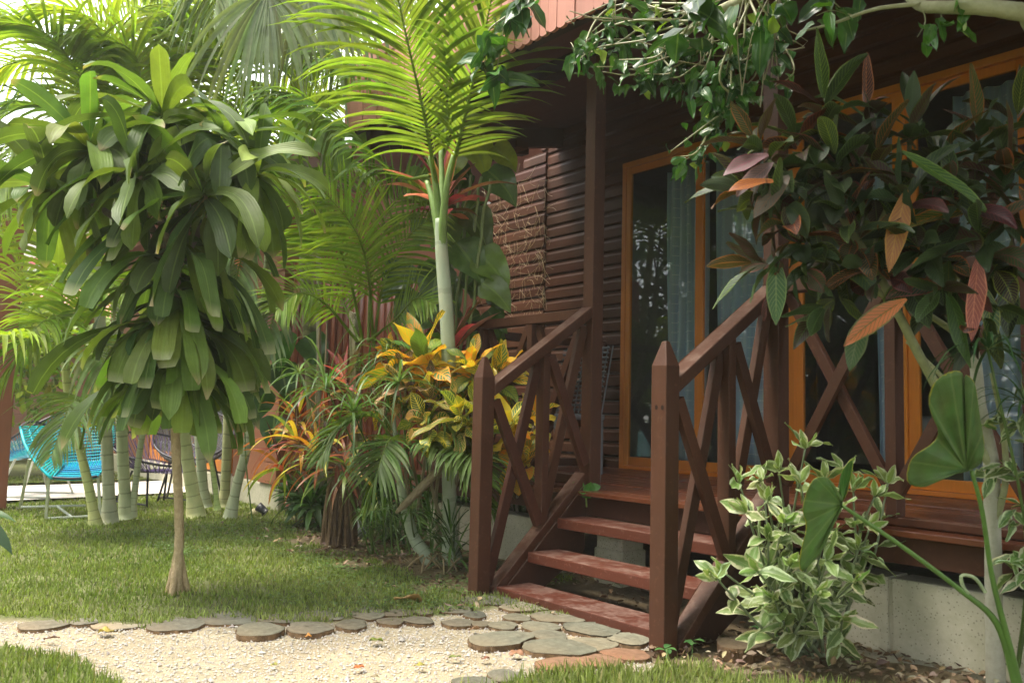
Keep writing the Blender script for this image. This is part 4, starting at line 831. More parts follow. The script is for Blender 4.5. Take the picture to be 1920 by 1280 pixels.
# ------------------------------------------------------------------ planting bed left of the steps
def papyrus(mb, base, head, n, L, w=.008, col=(.12, .2, .07)):
    mb.tube(bez([base, (base+head)/2+.04*rs.randn(3), head], 10), np.linspace(.007, .0045, 10), 6, (.13, .2, .06)); az = rs.rand()*6+np.arange(n)*6.283/n
    el = np.radians(28+22*rs.randn(n)); leaves(mb, np.tile(head, (n, 1)), dirs(az, el), np.tile(V(0, 0, 1), (n, 1)), L*(1+.16*rs.randn(n)), w, p_palm, 8, 2, 1.9+.5*rs.rand(n), .35, jcol(col, n, .12))
    m = 40; a2 = rs.rand(m)*6.28; leaves(mb, np.tile(head, (m, 1))+.0*rs.randn(m, 3), dirs(a2, np.radians(50+25*rs.randn(m))), (0, 0, 1), .05+.05*rs.rand(m), .0022, p_blade, 2, 1, .3, 0, jcol((.3, .36, .14), m, .15))
pp_ = thing('umbrella_sedge', gp(740, 1030), 'umbrella sedge with arching ribbon-leaved heads in the middle of the planting bed', 'plant')
for x, y, d, n, L_, bx in ((612, 728, 5.3, 26, .42, 700), (662, 772, 5.1, 26, .42, 720), (748, 716, 5.15, 22, .32, 770), (728, 668, 5.5, 24, .36, 760), (705, 840, 5.5, 18, .26, 740), (560, 700, 5.9, 20, .3, 690), (800, 840, 5.3, 18, .24, 800), (650, 890, 5.6, 16, .26, 720), (690, 700, 5.9, 18, .3, 740), (770, 960, 5.2, 14, .18, 790), (700, 960, 5.4, 16, .2, 720)):
    mb = MB(); papyrus(mb, gp(bx+8*rs.randn(), 1040), at(x, y, d), n, L_, .0085); mb.build('leaf_head', M_LEAF, pp_)
s2 = thing('umbrella_sedge', gp(470, 985), 'flowering sedge with a yellowish head against the leaning pale palm trunk', 'plant')
mb = MB(); papyrus(mb, gp(474, 985), at(470, 668, 7.2), 14, .28, .008); m = 140; h = at(470, 668, 7.2); leaves(mb, h+.07*rs.randn(m, 3), rs.randn(m, 3)+V(0, 0, .6), (0, 0, 1), .03, .005, p_ell, 2, 1, 0, 0, jcol((.42, .42, .16), m, .2)); mb.build('leaf_head', M_LEAF, s2)

# narrow-leaved croton with fibrous trunk
sc_ = thing('narrow_leaf_croton', gp(628, 1022), 'narrow-leaved croton with red, orange and yellow straps on a dark fibrous trunk', 'plant')
mb = MB()
for i in range(70):
    a = i*2.4; r = .13*math.sqrt(rs.rand()); b = gp(636, 1022)+V(r*math.cos(a), r*math.sin(a), -.01); e = at(640, 880, 6.1)+V(.55*r*math.cos(a), .55*r*math.sin(a), .12*rs.rand()); mb.tube(bez([b, (b*.5+e*.5)+.015*rs.randn(3), e], 7), .009+.006*rs.rand(), 5, tuple(np.array((1., 1, 1))*(.6+.8*rs.rand())))
mb.build('trunk', M_FIBRE, sc_)
CC = np.array([(.42, .13, .05), (.55, .3, .04), (.5, .44, .06), (.16, .25, .05), (.3, .06, .05), (.12, .2, .05), (.45, .19, .12), (.1, .05, .045)])
mb = MB()
for x, y, d, n, ax, L_ in ((560, 830, 5.8, 26, (-.3, -.4, .8), .42), (600, 860, 5.7, 26, (-.1, -.5, .8), .4), (560, 790, 6.0, 22, (-.2, 0, .9), .36), (650, 880, 5.7, 18, (.2, -.4, .8), .36), (530, 880, 5.9, 14, (-.6, -.2, .6), .34), (610, 790, 6.2, 18, (0, .2, .9), .34)):
    rosette(mb, at(x, y, d), ax, n, L_, .017, 65, -10, p_palm, 1.9, CC, None, .3, 8, 2, .08, spread=.05)
    mb.tube(bez([at(640, 880, 6.1), at(x, y, d)], 6), .01, 6, (.12, .09, .05))
mb.build('foliage', M_SPIDER, sc_)
mb = MB(); D = np.array([-cU+.15*cR, -cU*.9+.5*cR, -cU+.2*cF]); leaves(mb, pts([(675, 835, 5.5), (640, 870, 5.5), (632, 872, 5.55)]), D, np.tile(-cF, (3, 1)), [.21, .25, .16], [.024, .015, .02], p_lance, 7, 4, .3, .2, [(.13, .06, .06), (.3, .08, .06), (.2, .06, .06)]); mb.build('dark_red_leaf', M_SPIDER, sc_)

# broad-leaved orange and yellow crotons
YEL, ORG, GRN = (.72, .56, .06), (.82, .3, .03), (.1, .19, .04)
def croton(name, lab, base, heads, mat, cols, cols2, L, W, grp=None, stemcol=(.3, .26, .18), prof=p_ell, droop=.8):
    t = thing(name, gp(*base), lab, 'plant', grp); B = gp(*base)
    mb = MB()
    for x, y, d, n, ax in heads: mb.tube(bez([B+V(.05*rs.randn(), .05*rs.randn(), 0), (B+at(x, y, d))/2+.06*rs.randn(3), at(x, y, d)], 10), np.linspace(.014, .008, 10), 6, stemcol)
    mb.build('stem', M_STALK, t)
    mb = MB()
    for x, y, d, n, ax in heads: rosette(mb, at(x, y, d), ax, n+3, L, W, 74, -40, prof, droop*1.15, cols, cols2, .28, 8, 6, .24, spread=.07, js=.16, twist=.5, Lj=.22)
    mb.build('foliage', mat, t); return t
croton('broad_leaf_croton', 'broad-leaved croton with bright orange and yellow veined leaves, behind the slim palm trunk', (800, 1010), [(798, 690, 5.35, 15, (-.1, -.3, 1)), (830, 705, 5.65, 10, (.3, -.2, .8)), (755, 690, 5.45, 9, (-.7, -.2, .6))], M_CROTON, [YEL, YEL, ORG, (.8, .46, .04), (.3, .36, .05), (.62, .5, .06), GRN], [GRN, GRN, (.75, .45, .04), (.16, .24, .04), ORG, YEL], .29, .066, 'crotons in the bed')
croton('broad_leaf_croton', 'orange croton rosette rising behind the left newel post', (890, 1010), [(885, 700, 5.4, 15, (0, -.2, 1)), (922, 715, 5.45, 11, (.5, -.1, .7))], M_CROTON, [ORG, (.75, .4, .03), YEL, (.28, .3, .05), YEL], [YEL, ORG, GRN, GRN], .24, .052, 'crotons in the bed')
croton('broad_leaf_croton', 'yellow striped croton in the gap between left newel post and the porch post', (975, 1010), [(955, 815, 5.0, 13, (.1, -.3, 1)), (978, 880, 5.05, 10, (.3, -.3, .6)), (935, 720, 5.4, 6, (.4, 0, .9)), (1000, 800, 5.2, 7, (.3, 0, .8))], M_CROTON, [YEL, GRN, YEL, ORG, (.3, .36, .05)], [GRN, YEL, (.7, .58, .06), (.75, .4, .04)], .2, .055, 'crotons in the bed')
croton('broad_leaf_croton', 'green croton with yellow veins low at the slim palm trunk', (840, 1040), [(868, 790, 4.98, 13, (-.2, -.4, .9)), (805, 800, 5.1, 11, (-.4, -.3, .7)), (890, 775, 5.1, 8, (.3, -.2, .9))], M_CROTON, [GRN, (.09, .2, .03), (.2, .28, .04)], [YEL, (.55, .5, .08), (.6, .4, .15)], .2, .055, 'crotons in the bed')
croton('broad_leaf_croton', 'dull croton with pinkish yellow veins between sedge and slim palm', (770, 1020), [(760, 730, 5.3, 11, (-.2, -.3, .8)), (808, 750, 5.25, 10, (.1, -.3, .9)), (720, 760, 5.9, 8, (-.4, -.2, .7))], M_CROTON, [GRN, (.1, .12, .05), (.3, .2, .08)], [(.55, .35, .2), YEL, (.5, .3, .2)], .2, .05, 'crotons in the bed')
# cordylines
RC = np.array([(.6, .13, .15), (.65, .24, .2), (.38, .09, .09), (.26, .22, .07), (.6, .3, .22), (.22, .16, .07)])
def cordy(lab, base, c, n, ax, L, W, st): 
    t = thing('red_cordyline', base, lab, 'plant', 'red cordylines'); mb = MB(); mb.tube(bez([base, (base+c)/2+.03*rs.randn(3), c], 12), np.linspace(.018, .012, 12), 7, st); mb.build('stem', M_STALK, t)
    mb = MB(); rosette(mb, c, ax, n, L, W, 82, 0, p_lance, .7, RC, None, .4, 8, 4, .08, spread=.06); mb.build('foliage', M_RED, t)
cordy('tall red cordyline with pink and olive leaves, high up behind the slim palm crown', gp(835, 1000), at(832, 385, 5.9), 22, (.1, -.1, 1), .44, .05, (.3, .25, .16))
cordy('red cordyline with pink leaves above the orange croton and the left porch railing', gp(880, 985), at(845, 665, 6.0), 18, (.15, -.1, 1), .38, .044, (.3, .25, .16))
cordy('small red cordyline low in the bed beside the straw-like palm stem', gp(700, 990), at(650, 720, 6.1), 12, (-.2, -.2, 1), .26, .03, (.3, .25, .16))
# climber with big glossy leaves on the far porch post
pv = thing('pothos_climber', on(825, 800, 1, -.05), 'big glossy leaved climber covering the far porch post and wall end', 'climber')
def heart(mb, px, py, d, lpx, D, N, col, wk=.40, droop=.8, wave=.12):
    L_ = lpx/FPX*d; leaves(mb, at(px, py, d)[None], np.asarray(D)[None], np.asarray(N)[None], L_, L_*wk, p_heart, 9, 6, droop, .22, jcol(col, 1, .1), None, wave, .2*rs.randn())
mb = MB(); PG = [(.11, .2, .045), (.16, .28, .05), (.1, .17, .05), (.34, .45, .04)]
m = 70; y = 300+400*rs.rand(m); x = 855+38*rs.randn(m)+(y-400)*.06
for xx, yy in zip(x, y):
    heart(mb, np.clip(xx, 780, 915), yy, 6.25+.5*rs.rand(), 42+30*rs.rand(), -cU*.6+cR*.9*rs.randn()-cF*.5*rs.rand(), -cF*.8+V(0, 0, .7)+.35*rs.randn(3), PG[rs.randint(0, 3)])
for q in ((905, 285, 6.3, 85, .4), (945, 300, 6.2, 70, 1.), (880, 300, 6.3, 80, -.3), (935, 345, 6.2, 90, .9), (875, 480, 6.0, 100, .7), (915, 500, 6.0, 95, 1.), (850, 430, 6.1, 90, .2), (925, 555, 5.9, 80, 1.2), (845, 520, 6.1, 100, -.2), (900, 420, 6.1, 90, .5), (790, 520, 6.2, 90, -.8), (800, 570, 6.2, 80, -.5)):
    heart(mb, q[0]-20, q[1]-25, q[2], q[3], -cU*.8+cR*q[4]-cF*.3, -cF+V(0, 0, .5), PG[3] if q[1] < 310 else PG[rs.randint(0, 3)])
mb.build('foliage', M_POTHOS, pv)
mb = MB()
for k in range(5): mb.tube(bez([on(822+k*14, 930, 1, .0), on(826+k*12, 700, 1, -.06), on(838+k*15, 480, 1, -.07), on(842+k*20, 330, 1, -.03)], 16)+.01*rs.randn(16, 3), .011, 6, (.2, .26, .1))
mb.build('stem', M_STALK, pv)
pv2 = thing('pothos_climber', at(600, 430, 7.), 'pale lobed climber leaves on a palm trunk right of the big-leaved tree', 'climber')
mb = MB()
for q in ((612, 262, 6.7, 95, .6, (.3, .42, .12)), (575, 255, 6.8, 75, -.3, (.24, .38, .08)), (640, 300, 6.9, 70, .5, (.2, .34, .06)), (545, 640, 7., 80, .0, (.08, .2, .03)), (590, 650, 7.1, 80, .6, (.06, .15, .03)), (520, 670, 7.1, 60, -.5, (.06, .15, .03)), (515, 750, 7., 70, -.3, (.06, .15, .03)), (690, 250, 6.9, 60, .4, (.3, .45, .05)), (540, 700, 7., 80, .3, (.06, .14, .03)), (530, 800, 6.8, 70, 0, (.06, .14, .04))):
    heart(mb, q[0]-15, q[1]-20, q[2], q[3], -cU*.8+cR*q[4]-cF*.3, -cF+V(0, 0, .6), q[5])
mb.build('foliage', M_POTHOS, pv2)
mb = MB()
mb.tube(bez([gp(600, 985), at(598, 700, 7.), at(598, 430, 7.), at(610, 250, 6.8)], 20), .02, 7, (.3, .28, .2)); mb.build('stem', M_STALK, pv2)
# dry climbing roots on the clapboard wall
mb = MB()
for i in range(240):
    k = rs.rand(); x0 = (900+122*rs.rand()) if k < .72 else 1000+22*rs.randn(); y0 = 330+270*rs.rand(); P0 = on(min(x0, 1019), y0, 1, YW-.035); a = rs.randn()*.9; L_ = .08+.14*rs.rand()
    d = V(math.sin(a), 0, -math.cos(a)); q = bez([P0, P0+d*L_*.5+.02*rs.randn(3)*V(1, .2, 1), P0+d*L_+.03*rs.randn(3)*V(1, .2, 1)], 5); q[:, 1] = np.clip(q[:, 1], YW-.045, YW-.03); mb.tube(q, .0016, 4, tuple(np.array((.42, .32, .19))*(.7+.6*rs.rand())), cap=False)
tag(mb.build('dry_creeper', M_STALK), 'pale dry roots of a dead climber clinging to the clapboard wall', 'dry creeper')
# dense low greenery filling the bed
def lowplant(name, lab, pxs, d0, n, L, W, cols, prof=p_lance, mat=None, grp='low plants filling the bed', el=(70, -5), droop=1.2, nr=1):
    B = gp(*pxs); t = thing(name, B, lab, 'plant', grp); mb = MB()
    for k in range(nr):
        c = B+V(.14*rs.randn(), .08*rs.randn(), .04+.22*rs.rand()*(nr > 1)); mb.tube([B*.6+c*.4-V(0, 0, .03), c], .006, 5, (.15, .2, .07)); rosette(mb, c, (.2*rs.randn(), -.2, 1), n, L, W, el[0], el[1], prof, droop, cols, None, .3, 7, 2, .08, spread=.04)
    mb.build('foliage', mat or M_LEAF, t); return t
DG = [(.07, .14, .035), (.1, .18, .045), (.055, .11, .035)]
for x, y, nm, lab, n, L_, W_, nr in ((700, 1010, 'spider_plant', 'dark grassy plant at the foot of the sedge stems', 24, .3, .011, 4), (760, 1030, 'spider_plant', 'grassy tuft under the dry palm sheath', 22, .24, .01, 3), (560, 985, 'spider_plant', 'dark leafy plant left of the fibrous croton trunk', 18, .3, .025, 4), (860, 1060, 'spider_plant', 'green stems and grass at the foot of the left newel post', 22, .28, .009, 4), (900, 1000, 'spider_plant', 'dark leafy plant behind the left newel post', 18, .26, .03, 5), (600, 990, 'spider_plant', 'dark leafy plant behind the fibrous croton trunk', 20, .34, .026, 5), (720, 985, 'spider_plant', 'tall dark leaves behind the sedge heads', 22, .42, .028, 5), (800, 1000, 'spider_plant', 'tall dark leaves behind the slim palm foot', 22, .4, .03, 5), (670, 980, 'spider_plant', 'dark leaves behind the straw-like palm stem', 22, .4, .028, 5), (960, 1010, 'spider_plant', 'shaded leaves under the left railing of the steps', 14, .22, .03, 4), (1000, 985, 'spider_plant', 'small green plant beside the left stringer of the steps', 12, .16, .03, 2)):
    lowplant(nm, lab, (x, y), 0, n, L_, W_, DG, nr=nr)
t = thing('seedling', on(1108, 948, 0, .03), 'small bright seedling sprouting at the top of the left stringer, by the porch post', 'seedling')
mb = MB(); b = on(1100, 950, 0, .06); mb.tube([b, b+V(0, -.01, .09)], .005, 6, (.3, .4, .12)); h = b+V(0, -.01, .085)
leaves(mb, np.tile(h, (6, 1))+.015*rs.randn(6, 3), [cR*.8+V(0, 0, .4), -cR*.8+V(0, 0, .6), V(0, 0, 1)-cF*.3, -cF+V(0, 0, .3), cR*.5-cF*.5+V(0, 0, -.1), V(0, 0, 1)+cR*.3], np.tile(-cF+V(0, 0, .5), (6, 1)), .075, .028, p_ell, 6, 4, .5, .25, jcol((.09, .25, .05), 6, .1)); mb.build('foliage', M_LEAF, t)
# ------------------------------------------------------------------ dark croton trees right of the steps
DK = np.array([(.028, .052, .018), (.036, .064, .018), (.026, .044, .016), (.045, .02, .02), (.036, .06, .022), (.032, .056, .024), (.06, .022, .02)])
DK2 = np.array([(.14, .19, .04), (.1, .15, .05), (.36, .12, .04), (.09, .13, .045), (.16, .2, .04), (.07, .11, .04), (.2, .05, .05), (.09, .14, .05), (.06, .1, .04)])
t = thing('dark_croton', gp(1868, 1282), 'tall dark croton with bronze and orange veined leaves on pale forking trunks', 'shrub')
PB = (1, 1, 1)
mb = MB(); tk = bez(pts([(1868, 1290, 3.22), (1864, 1180, 3.2), (1862, 1040, 3.17), (1860, 930, 3.15), (1858, 860, 3.13), (1838, 770, 3.1), (1830, 690, 3.1), (1815, 590, 3.1), (1800, 500, 3.1)]), 40)
mb.tube(tk, np.interp(np.linspace(0, 1, 40), [0, .1, .5, 1], [.034, .03, .026, .014]), 12, PB, jit=.03); mb.build('trunk', M_PALEBARK, t)
BR = [([(1858, 870, 3.13), (1760, 730, 3.05), (1690, 600, 3.0), (1640, 500, 3.0), (1575, 400, 3.0), (1545, 300, 3.0)], .018),
      ([(1690, 600, 3.0), (1640, 540, 3.02), (1540, 490, 3.05), (1470, 480, 3.05)], .012), ([(1828, 650, 3.1), (1740, 590, 3.1), (1660, 555, 3.1), (1600, 540, 3.1)], .012),
      ([(1800, 520, 3.1), (1760, 470, 3.0), (1700, 450, 3.0), (1660, 400, 3.0)], .011), ([(1862, 1000, 3.16), (1885, 900, 3.1), (1880, 800, 3.05), (1860, 700, 3.0)], .013),
      ([(1800, 500, 3.1), (1790, 420, 3.1), (1830, 330, 3.1)], .012), ([(1575, 400, 3.0), (1500, 350, 3.0), (1440, 300, 3.0)], .01), ([(1815, 590, 3.1), (1880, 500, 3.05), (1910, 420, 3.0)], .012), ([(1640, 500, 3.0), (1650, 420, 3.0), (1700, 320, 3.0)], .011),
      ([(1828, 780, 3.12), (1760, 700, 3.15), (1700, 640, 3.2)], .01)]
for P, r in BR: mb = MB(); q = bez(pts(P), 24); mb.tube(q, np.linspace(r, r*.6, 24), 9, (.75, .8, .55), jit=.03); mb.build('branch', M_PALEBARK, t)
HD = [(1545, 235, 3.0, 12, (0, 0, 1), .3), (1570, 330, 2.95, 13, (0, -.2, 1), .24), (1435, 290, 3.0, 11, (-.5, -.2, .8), .25), (1430, 370, 2.95, 11, (-.8, -.3, .4), .26), (1480, 430, 2.95, 12, (-.3, -.4, .6), .25),
      (1460, 500, 3.0, 10, (-.4, -.3, .1), .24), (1545, 480, 3.0, 12, (-.2, -.5, .3), .25), (1600, 440, 2.95, 12, (0, -.5, .6), .25), (1640, 330, 3.0, 13, (.1, -.1, 1), .28), (1705, 270, 3.0, 13, (.1, 0, 1), .28),
      (1700, 400, 2.9, 12, (.1, -.5, .7), .27), (1760, 330, 3.0, 12, (.1, -.1, 1), .27), (1830, 290, 3.0, 13, (.1, 0, 1), .28), (1800, 400, 2.9, 12, (0, -.5, .7), .27), (1880, 360, 2.95, 12, (.3, -.2, .8), .27),
      (1850, 470, 2.85, 12, (0, -.5, .5), .26), (1740, 480, 2.9, 12, (-.1, -.6, .4), .26), (1660, 520, 2.95, 11, (-.2, -.5, .2), .24), (1780, 540, 2.9, 10, (0, -.5, -.1), .24), (1570, 560, 3.0, 9, (-.2, -.4, -.3), .22),
      (1910, 470, 2.9, 12, (.4, -.2, .5), .26), (1900, 260, 3.0, 11, (.2, 0, 1), .26), (1850, 590, 2.9, 7, (0, -.4, -.3), .2), (1500, 290, 3.05, 12, (-.2, -.1, 1), .24), (1620, 250, 3.05, 8, (.1, 0, 1), .25)]
mb = MB()
for x, y, d, n, ax, L_ in HD: rosette(mb, at(x, y, d), ax, n+4, L_*.74, .036, 72, -50, p_ell, 1.0, DK, DK2, .35, 8, 6, .14, spread=.09, js=.25, Lj=.25)
for k, (x, y, d) in enumerate([(h[0], h[1], h[2]) for h in HD]):
    if k % 3 == 0: mb.tube(bez([at(x, y+60, d+.1), at(x, y, d)], 5), .008, 6, (.12, .12, .06))
mb.build('foliage', M_CROTON_DARK, t)
# single striking leaves
mb = MB(); SL = [(1700, 560, 2.8, 150, -cR*.85-cU*.5, (.5, .15, .05), (.1, .12, .03)), (1835, 480, 2.8, 160, -cU*.95-cR*.1, (.3, .07, .05), (.6, .2, .12)), (1830, 390, 2.85, 170, -cR*.95-cU*.15, (.09, .15, .03), (.6, .24, .06)), (1700, 355, 2.85, 160, -cR*.7-cU*.8+.5*cR, (.42, .17, .06), (.55, .28, .06)),
                (1480, 330, 2.9, 105, -cR*.7-cU*.7, (.22, .19, .17), (.32, .2, .15)), (1440, 290, 2.9, 95, -cR*.9-cU*.3, (.22, .13, .13), (.3, .1, .14)), (1450, 305, 2.9, 95, -cR*.8-cU*.6, (.2, .14, .14), (.35, .2, .2)), (1450, 340, 2.85, 90, -cR*.97-cU*.1, (.3, .09, .03), (.55, .2, .03)), (1850, 540, 2.85, 120, -cU+.1*cR, (.05, .1, .03), (.28, .3, .08)), (1690, 285, 2.8, 210, cR*.8-cU*.45, (.05, .12, .02), (.2, .3, .06)), (1455, 480, 2.95, 130, -cU, (.05, .12, .04), (.18, .25, .08)), (1620, 590, 2.9, 110, -cU-.3*cR, (.05, .1, .03), (.12, .16, .06))]
for x, y, d, l, D, c, c2 in SL: mb = MB(); leaves(mb, at(x, y, d)[None], np.asarray(D)[None], (-cF*.7+cU*.7+.2*rs.randn(3))[None], l/FPX*d, .036, p_lance, 8, 6, .35, .25, [c], [c2], .1, .3*rs.randn()); mb.build('veined_leaf', M_CROTON_DARK, t)

# sedge at the right edge
s3 = thing('umbrella_sedge', gp(1915, 1270), 'umbrella sedge with a dark arching head before the pale croton trunk', 'plant')
for x, y, d, n, L_, c in ((1852, 655, 2.85, 26, .26, (.06, .14, .05)), (1925, 760, 2.9, 20, .24, (.06, .13, .05))): mb = MB(); papyrus(mb, gp(1905, 1278), at(x, y, d), n, L_, .006, c); mb.build('leaf_head', M_LEAF, s3)

# variegated bush
vb = thing('variegated_bush', gp(1500, 1215), 'bushy shrub with cream-edged green leaves in front of the porch, right of the steps', 'shrub')
B = gp(1500, 1218); TIPS = [(1385, 905, 3.3), (1400, 960, 3.2), (1360, 1075, 3.15), (1345, 1085, 3.1), (1430, 900, 3.4), (1460, 880, 3.45), (1510, 840, 3.5), (1500, 905, 3.3), (1545, 900, 3.45), (1580, 880, 3.5), (1600, 920, 3.4), (1665, 905, 3.45), (1640, 930, 3.4), (1630, 990, 3.35), (1610, 1030, 3.3), (1560, 960, 3.25), (1520, 980, 3.1), (1470, 980, 3.15), (1440, 1010, 3.15), (1420, 1070, 3.1), (1480, 1060, 3.05), (1550, 1050, 3.1), (1600, 1090, 3.15), (1450, 1120, 3.15), (1580, 1160, 3.15), (1530, 1110, 3.1), (1440, 940, 3.3), (1590, 980, 3.3), (1410, 1010, 3.25), (1490, 1020, 3.05), (1540, 1010, 3.05), (1460, 1030, 3.0), (1570, 1020, 3.2), (1500, 950, 3.15), (1420, 1130, 3.2)]
mbs, mbl = MB(), MB()
for x, y, d in TIPS[:27]:
    e = at(x, y, d+.12); b = B+V(.08*rs.randn(), .05*rs.randn(), 0); q = bez([b, b*.5+e*.5+V(.03*rs.randn(), .03*rs.randn(), -.03), e], 22); mbs.tube(q, np.linspace(.008, .004, 22), 6, (.16, .2, .11))
    n0 = 8; nn = 5; i = np.linspace(n0, 21, nn).astype(int); T = nrm(np.gradient(q, axis=0))[i]; p_ = q[i]; az = np.arange(nn)*1.57+rs.rand()*6; A = nrm(np.cross(T, V(.2, .9, .1))); Bq = np.cross(T, A)
    for s in (0, math.pi):
        o_ = A*np.cos(az+s)[:, None]+Bq*np.sin(az+s)[:, None]; D = o_+T*.5+.35*rs.randn(nn, 3); N = T-o_*.4+.35*rs.randn(nn, 3)
        leaves(mbl, p_, D, N, .108*(1+.25*rs.randn(nn)), .025*(1+.18*rs.randn(nn)), p_ell, 6, 6, .7*rs.rand(nn), .25, jcol((.17, .24, .075), nn, .18), jcol((.46, .51, .3), nn, .12), .3, .5*rs.randn(nn))
    m = 4; leaves(mbl, np.tile(q[-1], (m, 1)), T[-1]+.5*rs.randn(m, 3), rs.randn(m, 3), .08, .018, p_ell, 6, 6, .2, .3, jcol((.24, .34, .09), m, .1), jcol((.5, .55, .33), m, .1), .2)
mbs.build('stem', M_STALK, vb); mbl.build('foliage', M_VARI, vb)
# variegated sprigs at the right edge
v2 = thing('variegated_sprig', gp(1915, 1262), 'cream-edged sprigs at the right edge beside the pale croton trunk', 'shrub'); mbs, mbl = MB(), MB()
for x, y, d in ((1885, 800, 3.0), (1915, 790, 2.95), (1860, 885, 3.05), (1900, 880, 3.05), (1905, 960, 3.), (1910, 1075, 3.), (1915, 1050, 3.0)):
    e = at(x, y, d); q = bez([gp(1930, 1262), at(1935, (y+1262)/2, d+.1), at(1925, y+25, d), e], 14); mbs.tube(q, np.linspace(.007, .004, 14), 6, (.16, .2, .11)); m = 7
    leaves(mbl, q[-1]+.02*rs.randn(m, 3), rs.randn(m, 3)*.7-cR*.5, rs.randn(m, 3)*.4+V(0, 0, 1)-cF*.5, .085, .02, p_ell, 6, 6, .4, .3, jcol((.13, .22, .06), m, .15), jcol((.55, .6, .38), m, .08), .2)
mbs.build('stem', M_STALK, v2); mbl.build('foliage', M_VARI, v2)

# elephant ear
ee = thing('elephant_ear', gp(1912, 1290), 'elephant ear plant with two big plain green leaves on thick stalks at the lower right', 'plant')
def ear(cx, cy, d, outline, bulge, col, name='ear_leaf', nodir=None):
    """leaf blade from an outline (photo px offsets around the stalk joint), bent in depth so it is a real curved blade"""
    o_ = np.array(outline, float); k = len(o_); m = 9; c0 = V(cx, cy); mbx = MB(); v = []; uv = []
    for i in range(m):
        s_ = i/(m-1)
        for j in range(k+1):
            p_ = c0+(o_[j % k]-c0)*s_; dd = d+bulge[0]*(p_[0]-cx)/100+bulge[1]*(p_[1]-cy)/100+bulge[2]*math.sin(s_*2.6)*(.6+.4*math.sin(j*1.9))+.006*math.sin(p_[1]*.12+p_[0]*.05)*s_
            v.append(at(p_[0], p_[1], dd)); uv.append((j/k, s_))
    k1 = k+1; f = [(i*k1+j, i*k1+j+1, (i+1)*k1+j+1, (i+1)*k1+j) for i in range(m-1) for j in range(k)]
    mbx.add(v, f, jcol(col, len(v), .03), uv=uv); o = mbx.build(name, M_EAR, ee); s2_ = o.modifiers.new('sub', 'SUBSURF'); s2_.levels = 1; s2_.render_levels = 1; s3_ = o.modifiers.new('thick', 'SOLIDIFY'); s3_.thickness = .0015; return o
ECOL = (.14, .23, .08)
ear(1812, 880, 2.72, [(1808, 696), (1828, 712), (1832, 735), (1838, 790), (1848, 830), (1844, 868), (1826, 880), (1800, 888), (1770, 890), (1745, 902), (1738, 915), (1715, 912), (1697, 906), (1702, 870), (1715, 850), (1742, 838), (1765, 815), (1752, 790), (1738, 760), (1745, 722), (1768, 702), (1790, 693)], (.03, .09, -.05), ECOL)
ear(1578, 946, 2.72, [(1548, 892), (1565, 905), (1572, 925), (1582, 930), (1580, 952), (1570, 972), (1555, 1000), (1546, 1030), (1528, 1048), (1512, 1068), (1497, 1076), (1500, 1030), (1512, 1000), (1512, 975), (1503, 962), (1508, 935), (1518, 905), (1532, 892)], (.12, .12, -.04), ECOL)
ear(1580, 935, 2.72, [(1601, 858), (1596, 890), (1588, 925), (1580, 942), (1573, 935), (1573, 918), (1576, 885), (1588, 868)], (-.1, .05, .02), (.1, .24, .05))
for P, r0, r1 in (([(1912, 1292, 2.85), (1890, 1200, 2.82), (1860, 1080, 2.78), (1842, 960, 2.74), (1822, 882, 2.715)], .014, .006), ([(1908, 1292, 2.85), (1870, 1170, 2.82), (1800, 1105, 2.8), (1700, 1030, 2.77), (1620, 975, 2.74), (1580, 948, 2.715)], .0135, .0055)):
    mb = MB(); mb.tube(bez(pts(P), 30), np.interp(np.linspace(0, 1, 30), [0, .4, 1], [r0, r0*.6, r1]), 10, (.1, .19, .04)); mb.build('stalk', M_STALK, ee)
mb = MB(); mb.tube(bez(pts([(1848, 1110, 2.8), (1830, 1085, 2.8), (1815, 1078, 2.8), (1802, 1080, 2.8), (1806, 1100, 2.8), (1816, 1112, 2.8)]), 16), .006, 6, (.3, .36, .2)); mb.build('tendril', M_STALK, ee)
# leaf tips reaching in from a plant outside the left edge
fp = thing('foreground_plant', gp(-120, 1230), 'dark drooping leaf tips reaching in at the left edge above the lawn', 'plant')
mb = MB(); b = gp(-120, 1230); mb.tube(bez([b, at(-110, 1000, 3.0), at(-60, 975, 3.0)], 10), .007, 6, (.1, .18, .06)); mb.build('stem', M_STALK, fp)
mb = MB(); leaves(mb, [at(-60, 975, 3.0), at(-70, 960, 3.1)], [cR-cU*.25, cR+cU*.1], [cU*.6-cF*.6, cU-cF*.3], [.2, .2], [.036, .03], p_heart, 8, 6, [1.2, .7], .2, [(.05, .09, .05), (.07, .13, .05)]); mb.build('foliage', M_LEAF, fp)
# small seedlings on the soil
for px, py, n, l, lab in ((1430, 1215, 6, .07, 'small round-leaved seedling in front of the cut stump'), (1298, 1230, 4, .05, 'tiny seedling at the right foot of the right newel post'), (1250, 1245, 4, .05, 'small sprout in the grass before the right newel post'), (1900, 1275, 6, .07, 'low leaves at the foot of the elephant ear')):
    b = gp(px, py); t = thing('seedling', b, lab, 'seedling'); mb = MB(); a = rs.rand()*6+np.arange(n)*2.4; mb.tube([b, b+V(0, 0, .06)], .003, 5, (.15, .25, .08)); leaves(mb, np.tile(b+V(0, 0, .055), (n, 1))+.012*rs.randn(n, 3), dirs(a, np.full(n, .4)), (0, 0, 1), l, l*.3, p_ell, 6, 4, .8, .2, jcol((.07, .17, .05), n, .12)); mb.build('foliage', M_LEAF, t)
b = gp(1612, 1180); t = thing('bromeliad', b, 'dark pointed leaves against the concrete block wall behind the variegated bush', 'plant'); mb = MB(); rosette(mb, b+V(0, 0, .03), (0, -.1, 1), 9, .22, .022, 80, 25, p_lance, .3, DG, None, .4, 7, 2, .05, spread=.02); mb.build('foliage', M_LEAF, t)

